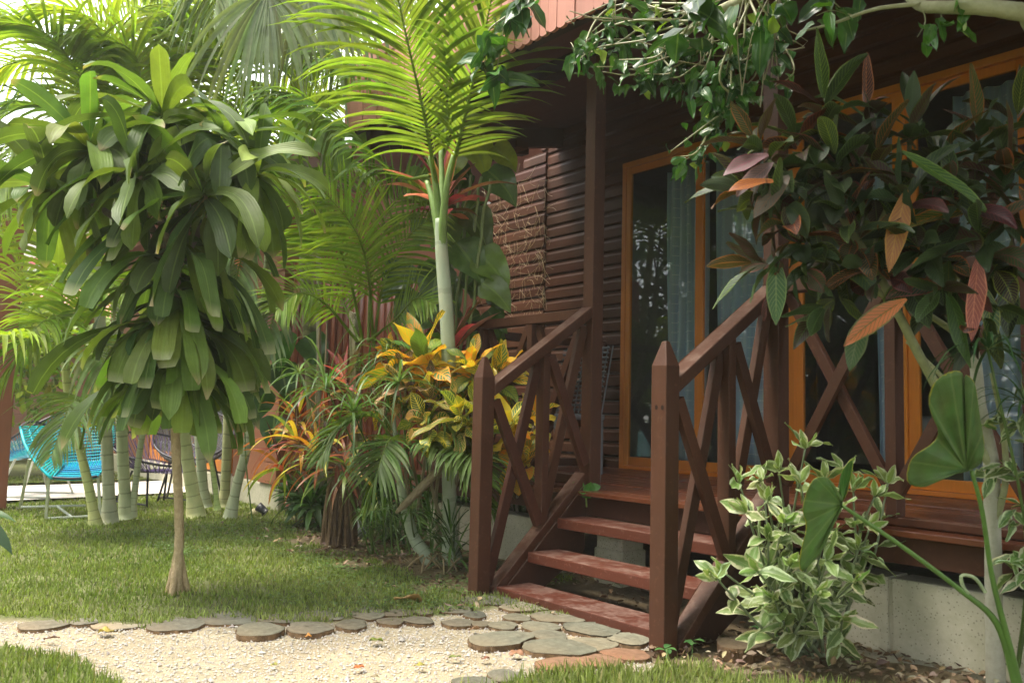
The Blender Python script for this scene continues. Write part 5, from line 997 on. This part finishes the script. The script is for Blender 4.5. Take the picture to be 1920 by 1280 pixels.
# ------------------------------------------------------------------ garden tree overhead (trunk outside the frame at the right)
tb = V(4.55, -1.35, 0); ot = thing('shade_tree', tb, 'leafy tree hanging its pale limb and glossy twigs into the top right of the view', 'tree')
mb = MB(); tk = bez([tb, tb+V(-.05, .05, 1.), tb+V(.0, .1, 2.2), tb+V(.1, .15, 3.4), tb+V(.1, .1, 4.6)], 24); mb.tube(tk, np.linspace(.17, .09, 24), 14, PB, jit=.03); mb.build('trunk', M_PALEBARK, ot)
LB = [([tk[10], tk[10]*.5+at(2040, 70, 2.7)*.5+V(0, 0, .1), at(2000, 40, 2.72), at(1920, 24, 2.76), at(1840, 14, 2.82), at(1760, 14, 2.88), at(1715, 4, 2.93), at(1670, -60, 3.0)], .04, .014),
      ([tk[13], at(1900, -150, 3.2), at(1640, -120, 3.4), at(1480, -40, 3.6), at(1330, 30, 3.75), at(1270, 78, 3.8)], .045, .012), ([tk[13], at(1700, -300, 3.6), at(1400, -200, 3.9), at(1150, -120, 4.1), at(1000, -60, 4.2)], .04, .01), ([at(1720, 8, 2.9), at(1640, 18, 2.95), at(1560, 45, 3.0), at(1500, 60, 3.05)], .008, .004)]
for P, a_, b_ in LB: mb = MB(); mb.tube(bez(P, 30), np.linspace(a_, b_, 30), 10, (1.05, 1.05, .85), jit=.04); mb.build('limb', M_PALEBARK, ot)
mbt, mbl = MB(), MB(); VC = [(.05, .13, .035), (.06, .15, .03), (.04, .1, .03), (.075, .18, .04)]
def twig(P, n=18, L_=.075, r=.006, jit=.035, wk=.33, cols=VC, tc=(.3, .3, .16)):
    mbt = MB(); q = bez(pts(P), 26); mbt.tube(q, np.linspace(r, r*.4, 26), 5, tc); mbt.build('twig', M_STALK, ot); i = rs.randint(2, 26, n); D = .8*rs.randn(n, 3)+V(0, 0, -.9)-cF*.2; c = jcol(np.array(cols)[rs.randint(0, len(cols), n)], n, .15)
    c[rs.rand(n) < .05] = (.3, .42, .06); leaves(mbl, q[i]+jit*rs.randn(n, 3), D, -cF*.8+V(0, 0, .6)+.6*rs.randn(n, 3), L_*(1+.25*rs.randn(n)), L_*wk, p_heart, 6, 4, .5, .25, c, None, .2, .4*rs.randn(n))
TW = [[(1300, 50, 3.78), (1210, 75, 3.85), (1120, 90, 3.95), (1075, 120, 4.0)], [(1280, 60, 3.8), (1255, 105, 3.8), (1190, 140, 3.9), (1130, 135, 3.95)], [(1290, 40, 3.8), (1180, 40, 3.9), (1110, 70, 4.0), (1080, 110, 4.05)], [(1330, 30, 3.75), (1250, 20, 3.9), (1170, 15, 4.0), (1110, 60, 4.05)],
      [(1270, 70, 3.8), (1225, 130, 3.85), (1180, 130, 3.9)], [(1340, 30, 3.75), (1330, 110, 3.7), (1300, 150, 3.75), (1260, 160, 3.8)], [(1380, 0, 3.7), (1372, 120, 3.6), (1368, 190, 3.6), (1340, 230, 3.65), (1300, 295, 3.7)], [(1370, 120, 3.6), (1360, 200, 3.65), (1330, 270, 3.7), (1285, 300, 3.7)],
      [(1400, 0, 3.6), (1390, 100, 3.6), (1350, 150, 3.65), (1310, 190, 3.7)], [(1420, 20, 3.6), (1400, 90, 3.6), (1380, 160, 3.6), (1350, 210, 3.65)], [(1430, 0, 3.6), (1410, 60, 3.6), (1420, 130, 3.6), (1390, 170, 3.6)], [(1350, 60, 3.7), (1290, 110, 3.8), (1240, 140, 3.85), (1205, 150, 3.9)],
      [(1460, -10, 3.5), (1440, 60, 3.5), (1400, 110, 3.55), (1370, 110, 3.6)], [(1480, -10, 3.4), (1450, 50, 3.45), (1430, 110, 3.5)], [(1350, 140, 3.65), (1330, 200, 3.7), (1320, 240, 3.7)], [(1240, 20, 3.9), (1160, 80, 4.), (1090, 100, 4.05), (1070, 80, 4.1)]]
for P in TW: twig(P, 23, .07)
for P in TW[:12]: twig([(a+25*rs.randn(), b+18*rs.randn()-10, c+.1*rs.randn()) for a, b, c in P], 11, .06)
for P in ([(985, -20, 4.3), (970, 20, 4.3), (945, 40, 4.3), (935, 90, 4.3)], [(985, -20, 4.3), (990, 10, 4.3), (975, 30, 4.3)], [(950, 30, 4.3), (915, 60, 4.3), (910, 110, 4.3), (908, 130, 4.3)], [(945, 50, 4.3), (935, 110, 4.3), (930, 140, 4.3)]): twig(P, 9, .14, .005, .02, .32)
for P in ([(1725, 5, 2.9), (1735, 40, 2.9), (1720, 70, 2.9)], [(1760, 5, 2.88), (1765, 35, 2.88), (1755, 60, 2.88)], [(1600, 30, 2.98), (1560, 20, 3.), (1530, 30, 3.)], [(1790, 0, 2.87), (1800, 20, 2.87), (1795, 40, 2.87)]): twig(P, 5, .085, .003, .015, .25, [(.1, .24, .03), (.08, .2, .03)])
twig([(1320, -30, 3.4), (1315, 20, 3.4), (1300, 60, 3.4)], 8, .17, .006, .04, .36); twig([(1400, -40, 3.3), (1420, 0, 3.3), (1440, 30, 3.3)], 8, .14, .006, .05, .36); twig([(1540, -30, 3.2), (1560, 0, 3.2), (1580, 20, 3.2)], 8, .11, .005, .05, .36)
for i in range(26):
    x, y = 1100+380*rs.rand(), -20+120*rs.rand(); mbt.tube(bez([at(x, y, 3.7), at(x+30*rs.randn(), y+30*rs.rand(), 3.7), at(x+60*rs.randn(), y+70*rs.rand(), 3.7)], 6), .0028, 4, (.34, .3, .18), cap=False)
for x0 in (1440, 1450, 1462, 1470, 1480, 1400): mbt.tube(bez([at(x0, -20, 3.4), at(x0-20+10*rs.randn(), 60, 3.45), at(x0-30+20*rs.randn(), 150+60*rs.rand(), 3.5)], 8), .0028, 4, (.3, .27, .17), cap=False)
mbt.build('fine_twigs', M_STALK, ot); mbl.build('hanging_foliage', M_POTHOS, ot)
# unseen crown clumps added overhead to darken the right half; mirrored in the panes
def crown(mb, c, rad, n, lw, cols, holes=.5):
    c = V(*c); rad = V(*rad); k = max(6, int(n/160)); cl = rs.randn(k, 3); cl = nrm(cl)*(.45+.55*rs.rand(k, 1)**.5); i = rs.randint(0, k, n)
    P = c+rad*(cl[i]+.24*rs.randn(n, 3)*holes*2); D = rs.randn(n, 3)+V(0, 0, -.5); leaves(mb, P, D, rs.randn(n, 3)*.6+V(0, 0, 1), lw*(1+.3*rs.randn(n)), lw*.3, p_ell, 3, 2, .5, .25, jcol(np.array(cols)[rs.randint(0, len(cols), n)], n, .18))
mb = MB(); crown(mb, (4.0, -1.3, 4.7), (1.9, 1.7, 1.), 9000, .17, VC); crown(mb, (3.0, -1.8, 4.3), (1.2, 1.1, .7), 6500, .17, VC); crown(mb, (5.4, -.6, 3.6), (.9, 1.2, 1.6), 4000, .17, VC); crown(mb, (5.2, -2.4, 4.2), (1.4, 1.4, 1.3), 3500, .16, VC); mb.build('crown', M_LEAF, ot)
# ------------------------------------------------------------------ chairs, other cabins and trees behind
TQ, TB, GN, BK = (.0, .42, .5), (.0, .28, .55), (.03, .38, .34), (.03, .03, .045)
def wire_chair(loc, rz, lab, cords, framec, legc, grp='woven garden chairs', sw=.42, low=False):
    """bowl-shaped cord chair: tilted rim loop, seat loop, cords strung between, four splayed legs"""
    t = thing('cord_chair', loc, lab, 'chair', grp); ca, sa = math.cos(rz), math.sin(rz); W = lambda p_: V(loc[0]+p_[0]*ca-p_[1]*sa, loc[1]+p_[0]*sa+p_[1]*ca, loc[2]+p_[2])
    n = 48; a = np.arange(n+1)*2*math.pi/n; kz = .62 if low else 1.
    rim = np.array([(sw*.98*math.sin(q), -.40*math.cos(q)+.05-.10*(1-math.cos(q))*0, (.62-.27*math.cos(q))*1.0*(kz if low else 1)) for q in a]); rim[:, 1] = .34*-np.cos(a)*-1; rim[:, 2] = (.66+.24*np.cos(a))*kz+(.12 if low else 0)
    rim[:, 1] = .36*np.cos(a)
    seat = np.array([(.2*math.sin(q), .14*math.cos(q)-.04, (.40)*(.8 if low else 1)) for q in a])
    R_ = np.array([W(q) for q in rim]); S_ = np.array([W(q) for q in seat]); mb = MB(); mb.tube(R_, .011, 7, framec, cap=False); mb.tube(S_, .009, 7, framec, cap=False); mb.build('frame', M_METAL, t)
    mb = MB(); m = 84
    for i in range(m):
        q = i/m*2*math.pi; j = q/(2*math.pi)*n; i0 = int(j) % n; r = R_[i0]+(R_[i0+1]-R_[i0])*(j-int(j)); j2 = ((q*1.0+.22*math.sin(i*2.1)) % 6.283)/(2*math.pi)*n; k0 = int(j2) % n; s_ = S_[k0]+(S_[k0+1]-S_[k0])*(j2-int(j2))
        mb.tube([r, r*.5+s_*.5+V(0, 0, -.045), s_], .0042, 4, cords[(i*len(cords))//m if len(cords) < 8 else i % len(cords)], cap=False)
    if not low:
        for lv in np.linspace(.12, .92, 16):
            q_ = R_*(1-lv)+S_*lv+V(0, 0, -.045*4*lv*(1-lv)); mb.tube(q_, .004, 4, cords[int(lv*len(cords)) % len(cords)], cap=False)
    for i in range(14): k_ = i*n//28+1; mb.tube([S_[k_], S_[n-k_]], .0042, 4, cords[-1], cap=False)
    mb.build('cord_shell', M_CORD, t)
    zs = seat[0, 2]
    for sx in (-1, 1):
        for y0, y1 in ((-.14, -.27), (.1, .24)):
            mb = MB(); mb.tube([W((sx*.19, y0, zs)), W((sx*.27, y1, .005))], .011, 7, legc); mb.build('leg', M_METAL, t)
        mb = MB(); mb.tube([W((sx*.265, -.255, .03)), W((sx*.265, .225, .03))], .009, 6, legc); mb.build('leg_brace', M_METAL, t)
    return t
# high-legged turquoise hammock chair (loveseat): two high side panels, low middle
lv = thing('woven_loveseat', gp(120, 975), 'wide turquoise woven garden seat on white metal legs among the palm trunks', 'chair', 'woven garden chairs')
dl = 7.2; e = lambda x, y, d: at(x, y, d)
mb = MB()
LFT = pts([(38, 770, 7.6), (52, 800, 7.45), (75, 850, 7.3), (95, 895, 7.2)]); RGT = pts([(214, 790, 7.9), (216, 830, 7.75), (205, 860, 7.55), (182, 893, 7.4)])
TOP = bez(pts([(95, 802, 7.75), (150, 792, 7.9), (214, 790, 7.95)]), 26); SF = bez(pts([(95, 895, 7.2), (140, 897, 7.25), (182, 893, 7.35)]), 26); SB = bez(pts([(118, 868, 7.6), (160, 866, 7.7), (205, 862, 7.75)]), 26)
L0 = pts([(43, 822, 7.35), (95, 895, 7.2)])
for i in range(26):
    c = TB if i % 5 == 0 else TQ; mb.tube([TOP[i], SB[i]*.75+TOP[i]*.25+V(0, 0, -.03), SB[i]], .006, 4, GN if i % 2 else TB, cap=False); mb.tube([SB[i], (SB[i]+SF[i])/2+V(0, 0, -.03), SF[i]], .0065, 4, TB if i % 2 else TQ, cap=False)
for k in np.linspace(.15, 1, 12): mb.tube(TOP*(1-k)+SB*k, .0055, 4, TQ if k > .5 else (.1, .4, .36), cap=False)
for k in np.linspace(0, 1, 9): mb.tube(SB*(1-k)+SF*k+V(0, 0, -.01), .006, 4, TB if k < .6 else TQ, cap=False)
mb.build('woven_back', M_CORD, lv)
mb = MB(); A_ = bez(pts([(38, 800, 7.45), (48, 835, 7.3), (70, 870, 7.22), (97, 897, 7.18)]), 22); B_ = bez(pts([(97, 800, 7.75), (104, 820, 7.65), (112, 845, 7.6), (120, 868, 7.55)]), 22)
for i in range(22): mb.tube([A_[i], B_[i]], .008, 4, TQ if i % 4 else (.0, .5, .45), cap=False)
for i in range(5): mb.tube(A_*(1-i/4)+B_*(i/4), .006, 4, TQ, cap=False)
A_ = bez(pts([(214, 790, 7.95), (217, 815, 7.8), (208, 850, 7.6), (184, 894, 7.38)]), 20); B_ = bez(pts([(205, 795, 8.1), (206, 820, 8.0), (204, 845, 7.9), (203, 862, 7.8)]), 20)
for i in range(20): mb.tube([A_[i], B_[i]], .008, 4, TQ, cap=False)
mb.build('woven_side', M_CORD, lv)
mb = MB(); mb.tube(TOP, .013, 7, BK); mb.tube(SF, .012, 7, BK); mb.tube(bez(pts([(38, 800, 7.45), (48, 835, 7.3), (70, 870, 7.22), (97, 897, 7.18)]), 14), .012, 7, TQ); mb.tube(bez(pts([(97, 800, 7.75), (60, 790, 7.6), (38, 800, 7.45)]), 10), .012, 7, BK); mb.build('frame', M_METAL, lv)
WH = (.62, .66, .6)
for P in ([(92, 893, 7.2), (86, 972, 7.15)], [(55, 860, 7.4), (38, 952, 7.55)], [(184, 893, 7.4), (188, 968, 7.2)], [(203, 865, 7.8), (200, 950, 7.7)]):
    mb = MB(); mb.tube(pts(P), .013, 7, WH); mb.build('leg', M_METAL, lv)
mb = MB(); mb.tube(pts([(40, 950, 7.5), (160, 947, 7.5)]), .010, 6, WH); mb.tube(pts([(90, 971, 7.15), (190, 966, 7.2)]), .010, 6, WH); mb.tube(pts([(108, 949, 7.45), (135, 969, 7.18)]), .010, 6, WH); mb.build('leg_brace', M_METAL, lv)
_o = gp(25, 915); wire_chair((-6.1, -1.75, 0), -.6, 'turquoise cord chair half hidden by the brown post at the left edge', [TQ, TB, TQ, (.1, .45, .6)], BK, WH)
wire_chair((-5.05, -.92, 0), 1.9, 'low purple cord chair with a black frame behind the slim tan trunk', [(.09, .06, .16), (.07, .05, .13)], BK, BK, low=True, sw=.46)
wire_chair((-5.35, -.48, 0), 1.1, 'black framed cord chair between the palm trunks before the orange cabin door', [(.12, .12, .13), (.2, .2, .2)], BK, BK, sw=.4)

OC = (.42, .15, .06)
# orange-brown cabin beyond the bed
oc = thing('neighbouring_cabin', (-6, 1, 0), 'orange brown cabin with glass doors behind the palm trunks', 'cabin')
M_OWOOD = m_wood('orange_brown_boards', (.27, .105, .05), .15, .55, .3, (.5, 5, 6))
yf = -.12
mb = MB(); mb.box((-10.5, yf, .24), (-8.2, yf+.12, 3.2)); mb.box((-5.2, yf, .24), (-4.45, yf+.12, 3.2)); mb.box((-8.2, yf, 2.6), (-5.2, yf+.12, 3.2)); mb.box((-4.47, yf+.12, .24), (-4.35, 4.5, 3.2)); mb.box((-10.5, 4.4, .24), (-4.4, 4.5, 3.2)); mb.build('wall', M_OWOOD, oc, smooth=False)
mb = MB(); z = .24
while z < 3.2:
    mb.box((-4.40, yf-.05, z), (-3.98, yf+.14, z+.195), g1(.1)); z += .2
mb.build('corner_post', M_OWOOD, oc, smooth=False, bevel=.004)
mb = MB(); mb.box((-10.6, yf-.03, -.05), (-3.95, 4.6, .235), (.26, .26, .24)); mb.build('concrete_base', M_BLOCK, oc, smooth=False, bevel=.01)
for a, b in ((-8.15, -6.72), (-6.68, -5.25)):
    mb = MB(); mb.box((a, yf+.0, .26), (a+.1, yf+.06, 2.58)); mb.box((b-.1, yf, .26), (b, yf+.06, 2.58)); mb.box((a+.1, yf, .26), (b-.1, yf+.06, .38)); mb.box((a+.1, yf, 2.48), (b-.1, yf+.06, 2.58)); d_ = mb.build('glass_door', M_ORANGE, oc, smooth=False, bevel=.004)
    mb = MB(); mb.box((a+.1, yf+.02, .38), (b-.1, yf+.03, 2.48)); mb.build('pane', M_GLASS, d_, smooth=False)
mb = MB(); mb.box((-8.2, yf+.5, .24), (-4.5, yf+.55, 3.2), (.2, .2, .22)); mb.build('inner_wall', M_DARK, oc, smooth=False)
mb = MB(); mb.hexa([(-10.9, -1.0, 3.0), (-3.8, -1.0, 3.0), (-3.8, 2.4, 4.1), (-10.9, 2.4, 4.1), (-10.9, -1.0, 3.08), (-3.8, -1.0, 3.08), (-3.8, 2.4, 4.18), (-10.9, 2.4, 4.18)], (.35, .14, .1)); mb.hexa([(-10.9, 2.4, 4.1), (-3.8, 2.4, 4.1), (-3.8, 5.2, 3.1), (-10.9, 5.2, 3.1), (-10.9, 2.4, 4.18), (-3.8, 2.4, 4.18), (-3.8, 5.2, 3.18), (-10.9, 5.2, 3.18)], (.35, .14, .1)); mb.build('roof', M_COL, oc, smooth=False)
# bamboo screen
bs = MB()
for i in range(22):
    y = yf+.05+i*.075; r = .033+.004*rs.randn(); c = np.array((.3, .09, .04))*(.7+.7*rs.rand()); bs.tube([(-3.93, y, .05), (-3.93+.01*rs.randn(), y+.01*rs.randn(), 1.2), (-3.93, y, 2.35+.05*rs.randn())], r, 8, tuple(c))
tag(bs.build('bamboo_screen', M_CORD), 'reddish bamboo cane screen standing beside the orange cabin corner', 'screen')
# post at the left edge
bp = MB(); bp.box((-5.4, -2.45, 0), (-5.12, -2.16, 2.9)); tag(bp.build('timber_post', m_wood('rusty_post', (.24, .085, .045), .25, .6, .3, (5, 5, .6)), smooth=False, bevel=.01), 'thick rusty brown timber post at the left edge of the view', 'post')
# dry vine stems hanging before the bamboo
for i, (xa, xb, lab) in enumerate(((592, 600, 'left one of two thin dry vine stems hanging before the bamboo screen'), (606, 614, 'right one of two thin dry vine stems hanging before the bamboo screen'))):
    mb = MB(); mb.tube(bez([at(xb, 540, 6.8), at((xa+xb)/2+2, 640, 6.8), at(xa, 780, 6.8), gp(xa, 985)], 14), .008, 5, (.3, .24, .15)); tag(mb.build('dry_vine', M_STALK), lab, 'vine')
# plaster house behind
ph = thing('plaster_house', (-9, 7, 0), 'pale rough plastered house behind, seen under the left end of the porch roof', 'house')
mb = MB(); mb.box((-13, 4.9, 0), (-4.6, 9, 5.6)); mb.build('wall', M_PLASTER, ph, smooth=False)
mb = MB(); mb.box((-13.3, 4.6, 5.6), (-4.3, 9.3, 5.8), (.5, .25, .2)); mb.build('roof', M_COL, ph, smooth=False)
# pink clapboard cabin far left, with a bright mural wall
pc = thing('far_cabin', (-14, -1, 0), 'far pink clapboard cabin across the pale path at the left', 'cabin')
mb = MB(); z = .3
while z < 2.4: mb.box((-16, -2.6, z), (-13.0+.01*rs.rand(), .2, z+.145), g1(.06)); z += .15
mb.build('siding', m_wood('pink_boards', (.5, .25, .2), .1, .6, .3, (.5, 5, 6)), pc, smooth=False)
mb = MB(); mb.box((-16, .2, .3), (-13.0, 3.5, 2.4), (.02, .05, .05)); mb.build('dark_opening', M_COL, pc, smooth=False)  # solid box; the shade inside an opening is put into its colour
mb = MB(); mb.box((-13.02, -2.72, .0), (-12.9, -2.6, 2.6), (.75, .33, .12)); mb.build('corner_post', M_COL, pc, smooth=False); mb = MB(); mb.box((-13.02, .14, .0), (-12.9, .26, 2.6), (.75, .33, .12)); mb.build('corner_post', M_COL, pc, smooth=False)
mb = MB(); mb.hexa([(-16.5, -3.4, 2.4), (-12.0, -3.4, 2.4), (-12.0, 4, 2.4), (-16.5, 4, 2.4), (-16.5, -1.5, 3.3), (-14.0, -1.5, 3.3), (-14.0, 3, 3.3), (-16.5, 3, 3.3)], (.5, .2, .15)); mb.build('roof', M_COL, pc, smooth=False)
mw = thing('painted_house', (-19, -1, 0), 'far house front with blue white and orange painted patches behind the big-leaved tree', 'house')
mb = MB(); mb.box((-22, -7, 0), (-19, 5, 6.2), (.75, .7, .66))
for i in range(240):
    y = -6.8+11.6*rs.rand(); z = 3.3+2.8*rs.rand(); c = [(.05, .15, .55), (.1, .45, .6), (.75, .3, .12), (.8, .8, .8), (.05, .4, .42), (.7, .2, .2)][rs.randint(0, 6)]; a = rs.rand()*3.1; w_, h_ = .08+.22*rs.rand(), .05+.1*rs.rand(); k_ = 9; th = np.arange(k_)*6.283/k_
    q = np.c_[np.full(k_, -18.997+i*.0006), y+w_*np.cos(th)*math.cos(a)-h_*np.sin(th)*math.sin(a), z+w_*np.cos(th)*math.sin(a)+h_*np.sin(th)*math.cos(a)]; mb.add(q, [(0, j, j+1, j+1) for j in range(1, k_-1)], c)
mb.build('wall', M_COL, mw, smooth=False)
# trees and bushes behind everything
BT = [(.15, .25, .04), (.22, .33, .05), (.1, .19, .04), (.3, .4, .06)]
def tree(name, lab, x, y, h, r, n, lw, cols=BT, cat='tree', grp=None, trunk=.12, flat=.8):
    t = thing(name, (x, y, 0), lab, cat, grp); mb = MB(); top = V(x+.2*rs.randn(), y+.2*rs.randn(), h-r*flat*.5); q = bez([V(x, y, 0), V(x+.1, y-.05, h*.4), top], 14); mb.tube(q, np.linspace(trunk, trunk*.45, 14), 9, (.8, .75, .6), jit=.04)
    for i in range(5): a = rs.rand()*6.28; mb.tube(bez([q[7+i], q[7+i]+V(math.cos(a)*r*.35, math.sin(a)*r*.35, r*.25), q[7+i]+V(math.cos(a)*r*.7, math.sin(a)*r*.7, r*.3)], 7), np.linspace(trunk*.4, trunk*.15, 7), 6, (.8, .75, .6))
    mb.build('trunk', M_PALEBARK, t); mb = MB(); crown(mb, (x, y, h-r*flat*.4), (r, r, r*flat), n, lw, cols); mb.build('crown', M_LEAF, t)
tree('yellow_green_bush', 'sunlit yellow green bush on the far lawn behind the turquoise chair', -9.2, -1.9, 2.0, 1.0, 2600, .13, [(.24, .34, .02), (.3, .36, .03), (.14, .26, .03)], 'bush', None, .05, .9)
tree('yellow_green_bush', 'sunlit bush between the far pink cabin and the orange cabin', -10.8, .9, 2.4, 1.2, 2600, .14, [(.22, .33, .02), (.14, .26, .03)], 'bush', None, .05, .9)
tree('broadleaf_tree', 'big leafy tree far behind the far pink cabin', -17, 3.5, 6.2, 2.2, 3000, .26); 
tree('broadleaf_tree', 'leafy tree at the far left edge behind the timber post', -15, -5.2, 5.2, 1.9, 2800, .24)
tree('broadleaf_tree', 'slender tree in front of the painted house', -10.5, -3.5, 4.6, 1.2, 2200, .18)
hg = thing('hedge', (-6, -15, 0), 'unseen dark hedge added behind the viewer to darken the door glass reflections', 'hedge')  # out of view, put in so the panes do not mirror bright sky
mb = MB(); n = 9000; P = np.c_[-22+30*rs.rand(n), -15+1.2*rs.randn(n)*.5, 3.4*rs.rand(n)**.8]; leaves(mb, P, rs.randn(n, 3), rs.randn(n, 3), .34, .12, p_ell, 3, 2, .3, .2, jcol((.05, .1, .03), n, .25)); mb.build('foliage', M_LEAF, hg)
# trees behind the viewer, mirrored in the glass doors; left ones added to darken reflections
for x, y, h, r, n, lab in ((2.5, -9.5, 6.5, 2.6, 3600, 'dark tree mirrored in the right hand door panes'), (6.5, -8.5, 6.5, 2.8, 3600, 'dark tree mirrored behind the dark croton'), (-2.0, -10.5, 5.5, 2.4, 3200, 'dark tree mirrored in the left door pane'), (-6.0, -9.5, 5.5, 2.3, 3200, 'dark tree mirrored behind the crossed railing'), (-9.5, -12.5, 6.5, 2.8, 3200, 'dark tree mirrored low in the second door pane'), (-13, -9.0, 6., 2.6, 3200, 'dark tree mirrored beside the curtain'), (10, -6, 7.5, 3.0, 3600, 'tall dark tree mirrored at the right end of the doors'), (8.2, -2.8, 6.5, 2.2, 3600, 'dark tree behind the right end of the view')):
    tree('garden_tree', lab, x, y, h, r, n, .26, [(.04, .09, .025), (.05, .11, .03)], 'tree', None, .14, .95)
# ------------------------------------------------------------------ thin haze volume added for the washed-out glow of a lens veil
hz = MB(); hz.box((-26, -17, -1), (14, 15, 9.6)); nz = NT('lens_veil_haze'); pv_ = nz.n('ShaderNodeVolumePrincipled'); pv_.inputs['Color'].default_value = (.97, .96, .9, 1); pv_.inputs['Density'].default_value = HAZE; pv_.inputs['Anisotropy'].default_value = .25
nz.k(pv_.outputs[0], nz.out.inputs['Volume']); ho = tag(hz.build('haze', nz.m, smooth=False), kind='stuff'); ho.display_type = 'WIRE'
# ------------------------------------------------------------------ light
EL, AZ = R(66), None
sd = nrm(-.8*cR*V(1, 1, 0)-.12*cF*V(1, 1, 0)); sd = V(sd[0], sd[1], 0); sd = nrm(sd)          # from the left, a little behind the camera
sun_dir = V(sd[0]*math.cos(EL), sd[1]*math.cos(EL), math.sin(EL))
L = bpy.data.lights.new('sun', 'SUN'); L.energy = 1.4; L.angle = R(22); L.color = (1, .92, .8)
lo_ = bpy.data.objects.new('sun', L); COL.objects.link(lo_)
from mathutils import Vector
lo_.rotation_euler = Vector(sun_dir).to_track_quat('Z', 'Y').to_euler()
w = bpy.data.worlds.new('World'); sc.world = w; w.use_nodes = True
nt = w.node_tree; bg = nt.nodes['Background']; sky = nt.nodes.new('ShaderNodeTexSky'); sky.sky_type = 'NISHITA'; sky.sun_disc = False
sky.sun_elevation = EL; sky.sun_rotation = math.atan2(sun_dir[0], sun_dir[1]); sky.air_density = 1.; sky.dust_density = 2.; sky.ozone_density = 1.
mxs = nt.nodes.new('ShaderNodeMix'); mxs.data_type = 'RGBA'; mxs.inputs[0].default_value = .6; mxs.inputs[7].default_value = (8.6, 8.4, 7.75, 1)   # thin bright cloud over the blue
nt.links.new(sky.outputs[0], mxs.inputs[6]); nt.links.new(mxs.outputs[2], bg.inputs[0]); bg.inputs[1].default_value = .108
sc.view_settings.view_transform = 'Standard'; sc.view_settings.look = 'None'; sc.view_settings.exposure = 2.42; sc.view_settings.gamma = 1
sc.render.engine = 'CYCLES'; sc.cycles.max_bounces = 7; sc.cycles.transparent_max_bounces = 12; sc.cycles.diffuse_bounces = 4; sc.cycles.glossy_bounces = 3; sc.cycles.transmission_bounces = 4
sc.cycles.caustics_reflective = False; sc.cycles.caustics_refractive = False; sc.cycles.sample_clamp_indirect = 6; sc.cycles.use_denoising = True
